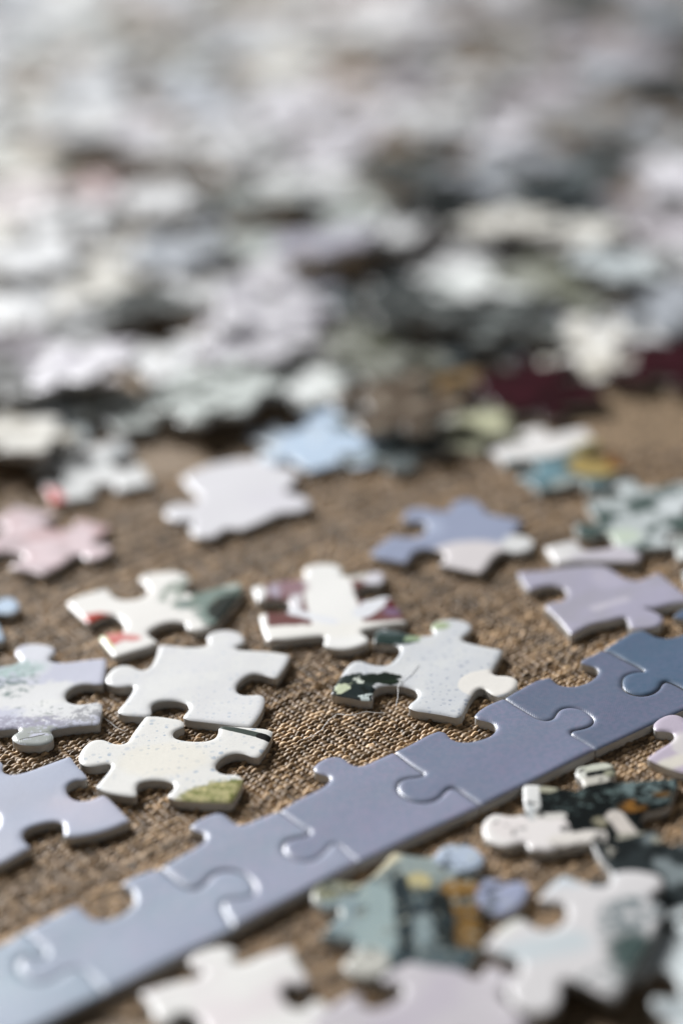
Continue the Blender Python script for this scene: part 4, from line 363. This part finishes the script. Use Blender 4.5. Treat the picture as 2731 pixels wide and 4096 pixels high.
# ---------------------------------------------------------------- puzzle piece geometry
def spline(ctrl, step):
    """closed centripetal Catmull-Rom through the control points; flagged points stay corners"""
    n = len(ctrl); P = np.array([c[:2] for c in ctrl], float); cor = [c[2] for c in ctrl]; out = []
    for i in range(n):
        p1, p2 = P[i], P[(i+1) % n]; L = np.linalg.norm(p2-p1)
        if L < 1e-6: continue
        p0 = P[i-1] if not cor[i] else 2*p1-p2; p3 = P[(i+2) % n] if not cor[(i+1) % n] else 2*p2-p1
        d0 = max(np.linalg.norm(p1-p0), 1e-6)**.5; d1 = L**.5; d2 = max(np.linalg.norm(p3-p2), 1e-6)**.5
        m1 = (p2-p1) + d1*((p1-p0)/d0 - (p2-p0)/(d0+d1)) if not cor[i] else (p2-p1)
        m2 = (p2-p1) + d1*((p3-p2)/d2 - (p3-p1)/(d1+d2)) if not cor[(i+1) % n] else (p2-p1)
        m1 = (p2-p1)*0 + m1; k = max(1, int(round(L/step)))
        for j in range(k):
            t = j/k; a = 2*t**3-3*t*t+1; b = t**3-2*t*t+t; c = -2*t**3+3*t*t; d = t**3-t*t
            out.append(a*p1+b*m1+c*p2+d*m2)
    return np.array(out)

def soften(o, rounds):
    for _ in range(rounds): o = 0.5*o + 0.25*(np.roll(o, 1, 0)+np.roll(o, -1, 0))
    return o

def area(o): return 0.5*np.sum(o[:, 0]*np.roll(o[:, 1], -1)-np.roll(o[:, 0], -1)*o[:, 1])

def seg_dist(pts, o):
    a = o; b = np.roll(o, -1, 0); ab = b-a; l2 = (ab**2).sum(1)+1e-12; out = np.empty(len(pts))
    for s in range(0, len(pts), 1500):
        p = pts[s:s+1500, None, :]; t = np.clip(((p-a)*ab).sum(2)/l2, 0, 1)
        out[s:s+1500] = np.sqrt(((p-(a+t[..., None]*ab))**2).sum(2)).min(1)
    return out

def inside(pts, o):
    x, y = pts[:, 0], pts[:, 1]; c = np.zeros(len(pts), bool); a = o; b = np.roll(o, -1, 0)
    for (ax, ay), (bx, by) in zip(a, b):
        if ay == by: continue
        h = ((ay > y) != (by > y)) & (x < (bx-ax)*(y-ay)/(by-ay)+ax); c ^= h
    return c

TOP, DROP, BEV = 1.60, 0.20, 0.8
def face_height(d): return TOP - DROP*np.clip(1-d/BEV, 0, 1)**2.4
def piece_geometry(o, rings, grid, seed=0, shrink=0.0):
    """o: outline, counter-clockwise, mm. Returns (face verts, face tris, wall verts, wall faces)"""
    rg = np.random.RandomState(seed)
    if area(o) < 0: o = o[::-1]
    e = np.roll(o, -1, 0)-np.roll(o, 1, 0); e /= np.linalg.norm(e, axis=1)[:, None]+1e-9; nrm = np.stack([-e[:, 1], e[:, 0]], 1)
    if shrink: o = o + nrm*shrink
    cand = []
    for r in rings:
        q = o + nrm*r; d = seg_dist(q, o); q = q[(d > r*0.93) & inside(q, o)]
        keep = []; last = None
        for p in q:
            if last is None or np.hypot(*(p-last)) > 0.16: keep.append(p); last = p
        if keep: cand.append(np.array(keep))
    mn, mx = o.min(0), o.max(0)
    gx, gy = np.meshgrid(np.arange(mn[0], mx[0], grid), np.arange(mn[1], mx[1], grid)); g = np.stack([gx.ravel(), gy.ravel()], 1)
    g += rg.uniform(-.2, .2, g.shape)*grid; g = g[inside(g, o)]; g = g[seg_dist(g, o) > (rings[-1] if rings else 0)+0.25*grid]
    pts = np.concatenate([o]+cand+[g]); n = len(o)
    vs, es, fs, *_ = delaunay_2d_cdt([Vector(p) for p in pts.tolist()], [(i, (i+1) % n) for i in range(n)], [], 1, 1e-5)
    v2 = np.array([(v[0], v[1]) for v in vs]); d = seg_dist(v2, o)
    z = face_height(d); a = rg.uniform(-.004, .004, 2); z = z + v2 @ a + 0.05*np.sin(v2[:, 0]*.35+seed)*np.sin(v2[:, 1]*.31+seed*2)*np.clip(d, 0, 1)
    top = np.column_stack([v2, z]); tris = [tuple(f) for f in fs]
    zt = z[:n] if np.allclose(v2[:n], o, atol=1e-4) else np.full(n, TOP-DROP)
    wall = []; lev = [(1.0, 0.0), (0.75, 0.015), (0.12, 0.0), (0.0, 0.10)]
    for f, ins in lev: wall.append(np.column_stack([o+nrm*ins, zt*f+0.02*(1-f)]))
    wv = np.concatenate(wall); wf = []
    for l in range(len(lev)-1):
        for i in range(n):
            j = (i+1) % n; wf.append((l*n+i, (l+1)*n+i, (l+1)*n+j, l*n+j))
    wf.append(tuple((len(lev)-1)*n+i for i in range(n-1, -1, -1)))
    return top, tris, wv, wf

def mesh(name, verts, faces, mats, idx=None, smooth=True):
    me = bpy.data.meshes.new(name); me.from_pydata((np.asarray(verts)*MM).tolist(), [], faces); 
    for m_ in mats: me.materials.append(m_)
    if idx is not None: me.polygons.foreach_set('material_index', idx)
    me.polygons.foreach_set('use_smooth', [smooth]*len(me.polygons)); me.validate(); me.update(); return me
def wall_mesh(name, wv, wf):
    me = mesh(name, wv, wf, [CARD]); me.polygons[len(me.polygons)-1].use_smooth = False; return me

def tag(o, label, group=None):
    o['label'] = label; o['category'] = 'puzzle piece'
    if group: o['group'] = group

def big_piece(o2d, label, mat, loc, rotz=0.0, z=0.0, tilt=(0, 0), group=None, seed=0, shrink=0.0):
    root = bpy.data.objects.new('puzzle_piece', None); col.objects.link(root); root.empty_display_size = 0.005
    tv, tf, wv, wf = piece_geometry(o2d, (0.08, 0.18, 0.32, 0.50, 0.72, 1.05), 0.9, seed, shrink)
    for nm, me in (('printed_face', mesh('printed_face', tv, tf, [mat])), ('cardboard_body', wall_mesh('cardboard_body', wv, wf))):
        c = bpy.data.objects.new(nm, me); col.objects.link(c); c.parent = root
    root.location = (loc[0]*MM, loc[1]*MM, z*MM); root.rotation_euler = (tilt[0], tilt[1], rotz); tag(root, label, group)
    return root

KNOB = [(.20, .015), (.34, -.005), (.405, .03), (.405, .075), (.36, .13), (.355, .20), (.41, .265), (.5, .285), (.59, .265), (.645, .20), (.64, .13), (.595, .075), (.595, .03), (.66, -.005), (.80, .015)]
def random_outline(w, h, tabs, rg):
    """corner points joined by sides: o knob outward, i socket inward, s straight; order top, right, bottom, left (clockwise)"""
    j = lambda: rg.uniform(-.6, .6)
    c = [(-w/2+j(), h/2+j()), (w/2+j(), h/2+j()), (w/2+j(), -h/2+j()), (-w/2+j(), -h/2+j())]; out = []
    for k in range(4):
        a = np.array(c[k]); b = np.array(c[(k+1) % 4]); u = b-a; L = np.linalg.norm(u); u = u/L; nv = np.array([-u[1], u[0]])
        out.append((*a, 1)); s = {'o': 1, 'i': -1, 's': 0}[tabs[k]]
        if s == 0: out.append((*(a+u*L*.5), 0)); continue
        sh = rg.uniform(-.07, .07); sc = rg.uniform(.88, 1.06); curve = rg.uniform(-.03, .05)
        for t, v in KNOB:
            t2 = .5+(t-.5)*(sc if .3 < t < .7 else 1)+sh*(1 if .3 < t < .7 else .5)
            out.append((*(a+u*t2*L+nv*s*(v*sc+curve*math.sin(math.pi*t))*15), 0))
    return out

# ---------------------------------------------------------------- the traced near pieces and the joined border strip
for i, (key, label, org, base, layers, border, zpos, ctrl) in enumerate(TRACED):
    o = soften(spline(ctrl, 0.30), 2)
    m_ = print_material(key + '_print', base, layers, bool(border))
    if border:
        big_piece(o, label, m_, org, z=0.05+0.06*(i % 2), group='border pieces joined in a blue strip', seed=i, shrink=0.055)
    else:
        big_piece(o, label, m_, org, z=zpos, group='loose puzzle pieces on the cloth', seed=i)

rg = random.Random(11)
SPECIAL = {}
def near_material(key, k):
    n0 = {'teal': ((.26,.34,.35), [('n',.16,.56,.03,(.44,.50,.49),.9),('b',(-8,5),(4,7),.6,1.2,(.56,.54,.40),.9),('b',(7,1),(3,4),.6,1.0,(.26,.14,.04),1),('b',(3,0),(2.2,8),.5,1.0,(.03,.04,.045),1),('s',(-8,-2),(-2,-5),.7,.5,.6,(.05,.08,.09)),('b',(0,8),(6,2.2),.5,.8,(.58,.64,.66),1)]),
          'tealochre': ((.10,.15,.16), [('b',(1,8.5),(12,6),.6,.8,(.78,.76,.74),1),('b',(-6,-2),(5,4),.6,.8,(.16,.27,.31),1),('b',(4,-4),(4.5,4.5),.6,.8,(.36,.27,.10),1),('b',(9,-5),(3.2,4),.6,.8,(.20,.08,.02),1),('b',(9,3),(6,1.6),.6,.8,(.32,.26,.08),1),('b',(-3,-9),(3,3),.6,.6,(.36,.40,.38),1)]),
          'greenwhite': ((.50,.54,.54), [('n',.22,.50,.05,(.05,.08,.07),.95),('b',(-8,-4),(3,2.5),.6,.8,(.55,.62,.52),1),('b',(4,3),(3.5,3),.7,1,(.66,.70,.71),.9)]),
          'creamgreen': ((.72,.71,.66), [('b',(6,0),(6,10),1.2,1.2,(.50,.50,.34),1),('n',.12,.58,.04,(.10,.10,.07),.8)]),
          'greywhite': ((.68,.69,.68), [('n',.10,.52,.08,(.74,.74,.73),.9),('b',(-10,-7),(4.0,4.6),.5,.4,(.52,.05,.05),1),('b',(8,4),(4,4),1,1,(.40,.42,.43),.9)]),
          'darkgrey': ((.13,.15,.15), [('b',(-1,-4),(4,5),1,1,(.30,.36,.36),.8)]),
          'plainmauve': ((.52,.48,.53), [('n',.12,.5,.1,(.58,.55,.57),.8)]), 'plainpink': ((.76,.71,.71), [('n',.12,.5,.08,(.80,.79,.76),.9)]),
          'stripe': ((.56,.53,.58), [('b',(-6,0),(3,8),.6,.5,(.76,.73,.72),1)])}
    if key in n0 and key != 'x':
        b, l = n0[key]; return print_material(key + '_near_print', b, l)
    return pal({'lilacw': 'lilacw'}.get(key, key))
for k, (x, y, r, tabs, key, z, label) in enumerate(NEAR):
    if key == 'stripe': o = spline(random_outline(13.6, 15.5, tabs, rg), 0.35)
    else: o = spline(random_outline(17.9, 18.6, tabs, rg), 0.35)
    tilt = (math.radians(-7), 0) if key == 'stripe' else (0, 0)
    zz = {0: 0.05, 1: 1.9, -1: 0.05, 5: 1.1}[z]
    if key == 'teal': zz = 1.9
    o = soften(o, 2); big_piece(o, label, near_material(key, k), (x, y), math.radians(r), zz, tilt, 'loose puzzle pieces on the cloth', 50+k)

# ---------------------------------------------------------------- the heap behind: shared shapes, one object each
TABS = ['oioi', 'ioio', 'ooii', 'iioo', 'oiio', 'oooi', 'iiio', 'oioo', 'oooo', 'iioi', 'sioo', 'osii']
shapes = []
for k in range(20):
    o = soften(spline(random_outline(rg.uniform(16.8, 18.6), rg.uniform(16.8, 18.8), TABS[k % 12], rg), 0.7), 1)
    tv, tf, wv, wf = piece_geometry(o, (0.25, 0.6, 1.1), 2.2, 100+k)
    nt = len(tv); faces = tf+[tuple(i+nt for i in f) for f in wf]; idx = [0]*len(tf)+[1]*len(wf)
    shapes.append(mesh('heap_piece', np.concatenate([tv, wv]), faces, [pal('white'), CARD], idx))
placed = []
for k, (x, y, r, key, label) in enumerate(HEAP):
    near = [p for p in placed if math.hypot(p[0]-x, p[1]-y) < 16.0]
    lv = 0
    while any(p[2] == lv for p in near): lv += 1
    if lv > 2: continue
    placed.append((x, y, lv))
    o = bpy.data.objects.new('puzzle_piece', shapes[(k*7) % 20]); col.objects.link(o)
    o.material_slots[0].link = 'OBJECT'; o.material_slots[0].material = pal(key)
    t = math.radians(4 if lv == 0 else 10)
    o.location = (x*MM, y*MM, (0.7+2.0*lv+(0.8 if lv else 0))*MM); o.rotation_euler = (rg.uniform(-t, t), rg.uniform(-t, t), math.radians(r+90*rg.randint(0, 3)))
    tag(o, label, 'blurred heap of loose puzzle pieces')

# ---------------------------------------------------------------- lint fibres
def fibre(pts, r, zs, label):
    n = Nodes('white_lint'); n.bsdf.inputs['Base Color'].default_value = (.88, .87, .85, 1); n.bsdf.inputs['Roughness'].default_value = .5
    q = spline([(*p, 0) for p in pts], 0.25); q = q[:max(2, int(len(q)*0.999))]
    # open curve: keep only the part up to the last control point
    end = np.argmin(np.hypot(*(q-np.array(pts[-1])).T)); q = q[:end+1]; z = np.interp(np.linspace(0, 1, len(q)), np.linspace(0, 1, len(zs)), zs)
    v = []; f = []; S = 6
    for i, p in enumerate(q):
        d = q[min(i+1, len(q)-1)]-q[max(i-1, 0)]; d /= np.linalg.norm(d)+1e-9; nx = np.array([-d[1], d[0]])
        rr = r*(0.5 if i in (0, len(q)-1) else 1)
        for s in range(S):
            a = 2*math.pi*s/S; v.append((p[0]+nx[0]*math.cos(a)*rr, p[1]+nx[1]*math.cos(a)*rr, z[i]+math.sin(a)*rr))
    for i in range(len(q)-1):
        for s in range(S): f.append((i*S+s, i*S+(s+1) % S, (i+1)*S+(s+1) % S, (i+1)*S+s))
    o = bpy.data.objects.new('lint_fibre', mesh('lint_fibre', v, f, [n.mat])); col.objects.link(o); o['label'] = label; o['category'] = 'lint fibre'
fibre(FIBRES[0], .045, [1.9, 1.9, 1.9, 1.5, .9], "fine pale lint fibre lying across the speckled piece with the dark blotch")
fibre(FIBRES[1], .055, [.5, .8, 1.0, .7, .5, .45, .45], "curly white lint fibre on the bare cloth, in front of the dark-blotched piece")
fibre(FIBRES[2], .04, [.8, .6, .5, .5], "short pale lint fibre on the cloth between the grey-lilac and speckled pieces")

# ---------------------------------------------------------------- the woven table covering
ANG = math.radians(36.7)
def weave_material(name, attr):
    n = Nodes(name)
    if attr:
        a = n.t.nodes.new('ShaderNodeAttribute'); a.attribute_name = 'thread_colour'; c = a.outputs['Color']
        g = n.math('MULTIPLY_ADD', n.noise(5.0, 3.0, rough=.7), 0.9, 0.55)
    else:
        c = n.mix(n.step(n.noise(0.9, 3.0, rough=.6), .38, .62), (.11, .073, .042, 1), (.37, .262, .16, 1)); g = n.math('MULTIPLY_ADD', n.noise(0.05, 3.0), 0.6, 0.7)
    mm = n.t.nodes.new('ShaderNodeVectorMath'); mm.operation = 'SCALE'; n.link(c, mm.inputs[0]); n.link(g, mm.inputs['Scale']); n.link(mm.outputs[0], n.bsdf.inputs['Base Color'])
    n.bsdf.inputs['Roughness'].default_value = 0.45; n.bsdf.inputs['Specular IOR Level'].default_value = 0.30
    n.bump(n.noise(2.6 if attr else 1.1, 3.0, rough=.7), 0.8, 0.14 if attr else 0.45)
    return n.mat

def weave(u, v):
    R = np.random.RandomState(3); PU, PV = 1.08, 0.80
    wob = 0.07*np.sin(v*2.3+u*.7)*np.sin(u*.61)+0.10*np.sin(v*.9+1.3*np.sin(u*.23))+0.12*np.sin(v*.31+u*.05); wob2 = 0.05*np.sin(u*1.9+v*.5)*np.sin(v*.83)+0.10*np.sin(u*.8+1.1*np.sin(v*.27))+0.12*np.sin(u*.23+2)
    U = (u+wob)/PU; V = (v+wob2)/PV; i = np.floor(U).astype(int); j = np.floor(V).astype(int); fu = U-i-.5; fv = V-j-.5
    N = 512; wi = R.uniform(.5, .86, N); wj = R.uniform(.55, .88, N); oi = R.uniform(-.07, .07, N); oj = R.uniform(-.08, .08, N)
    hi = R.uniform(-.05, .05, N); hj = R.uniform(-.05, .07, N); ti = R.uniform(.5, 1.3, N); tj = R.uniform(.38, 1.4, N)
    cell = R.uniform(0, 1, (N, N)); flip = R.uniform(0, 1, (N, N)) < 0.13; I = i % N; J = j % N
    par = np.where((i+j) % 2 == 0, 1.0, -1.0); par = np.where(flip[I, J], -par, par)
    aw = np.sqrt(np.clip(1-((fu-oi[I])*2/wi[I])**2, 0, 1)); af = np.sqrt(np.clip(1-((fv-oj[J])*2/wj[J])**2, 0, 1))
    hw = np.where(aw > 0, (.17*par*np.cos(math.pi*fv)+.30*aw**.5)+hi[I]-.12, -1); hf = np.where(af > 0, (-.19*par*np.cos(math.pi*fu)+.30*af**.5)+hj[J]-.10, -1)
    amp = 0.75+0.5*cell[J, I]; drop = (cell[(I*7+3) % N, (J*5+1) % N] < .14)*.22; hf = np.where(hf > -1, (hf+.1)*amp-.06-drop*(np.abs(fv) > .15), -1); hw = np.where(hw > -1, hw-.0, -1)
    h = np.maximum(np.maximum(hw, hf), -.5); who = np.where(h <= -.499, 0, np.where(hw > hf, 1, 2))
    tint = np.where(who == 1, ti[I], tj[J])*(0.6+0.8*cell[I, J]); return h, who, tint

ca, sa = math.cos(ANG), math.sin(ANG); STEP = 0.17
U0, U1, V0, V1 = 58.0, 271.0, 115.0, 325.0     # the patch, in cloth directions (u along the joined strip)
nu, nv = int((U1-U0)/STEP), int((V1-V0)/STEP)
u, v = np.meshgrid(U0+np.arange(nu)*STEP, V0+np.arange(nv)*STEP); X = u*ca-v*sa; Y = u*sa+v*ca
keep_box = (np.abs(X) < 78) & (Y > 205) & (Y < 345)
h, who, tint = weave(u, v); zz = h*1.0-0.02
ids = np.full(u.size, -1); kb = keep_box.ravel(); ids[kb] = np.arange(kb.sum()); ids = ids.reshape(u.shape)
q = np.stack([ids[:-1, :-1], ids[:-1, 1:], ids[1:, 1:], ids[1:, :-1]], -1).reshape(-1, 4); q = q[(q >= 0).all(1)]
co = np.stack([X.ravel()[kb], Y.ravel()[kb], zz.ravel()[kb]], 1)*MM
me = bpy.data.meshes.new('woven_threads'); me.vertices.add(len(co)); me.vertices.foreach_set('co', co.ravel().astype(np.float32))
me.loops.add(q.size); me.loops.foreach_set('vertex_index', q.ravel().astype(np.int32)); me.polygons.add(len(q))
me.polygons.foreach_set('loop_start', np.arange(0, q.size, 4, dtype=np.int32)); me.polygons.foreach_set('use_smooth', np.ones(len(q), bool)); me.update(calc_edges=True)
rgb = np.array([(.012, .008, .005), (.235, .15, .08), (.46, .315, .18)])[who]*np.where(who == 0, 1, tint)[..., None]
rgba = np.concatenate([rgb, np.ones(rgb.shape[:2]+(1,))], -1).reshape(-1, 4)[kb]
at = me.color_attributes.new('thread_colour', 'FLOAT_COLOR', 'POINT'); at.data.foreach_set('color', rgba.ravel().astype(np.float32))
me.materials.append(weave_material('woven_thread', True))
t = bpy.data.objects.new('table_cover', me); col.objects.link(t); t['kind'] = 'structure'; t['label'] = 'brown woven table covering with glossy threads'
# the rest of the covering, too blurred to tell threads apart
b = (-900, -100, 900, 1500); ins = (-77.5, 205.5, 77.5, 344.5); z0 = -0.10
vs = [(b[0], b[1], z0), (b[2], b[1], z0), (b[2], b[3], z0), (b[0], b[3], z0), (ins[0], ins[1], z0), (ins[2], ins[1], z0), (ins[2], ins[3], z0), (ins[0], ins[3], z0)]
o = bpy.data.objects.new('table_top', mesh('table_top', vs, [(0, 1, 5, 4), (1, 2, 6, 5), (2, 3, 7, 6), (3, 0, 4, 7)], [weave_material('woven_cover_far', False)], smooth=False)); col.objects.link(o); o['kind'] = 'structure'
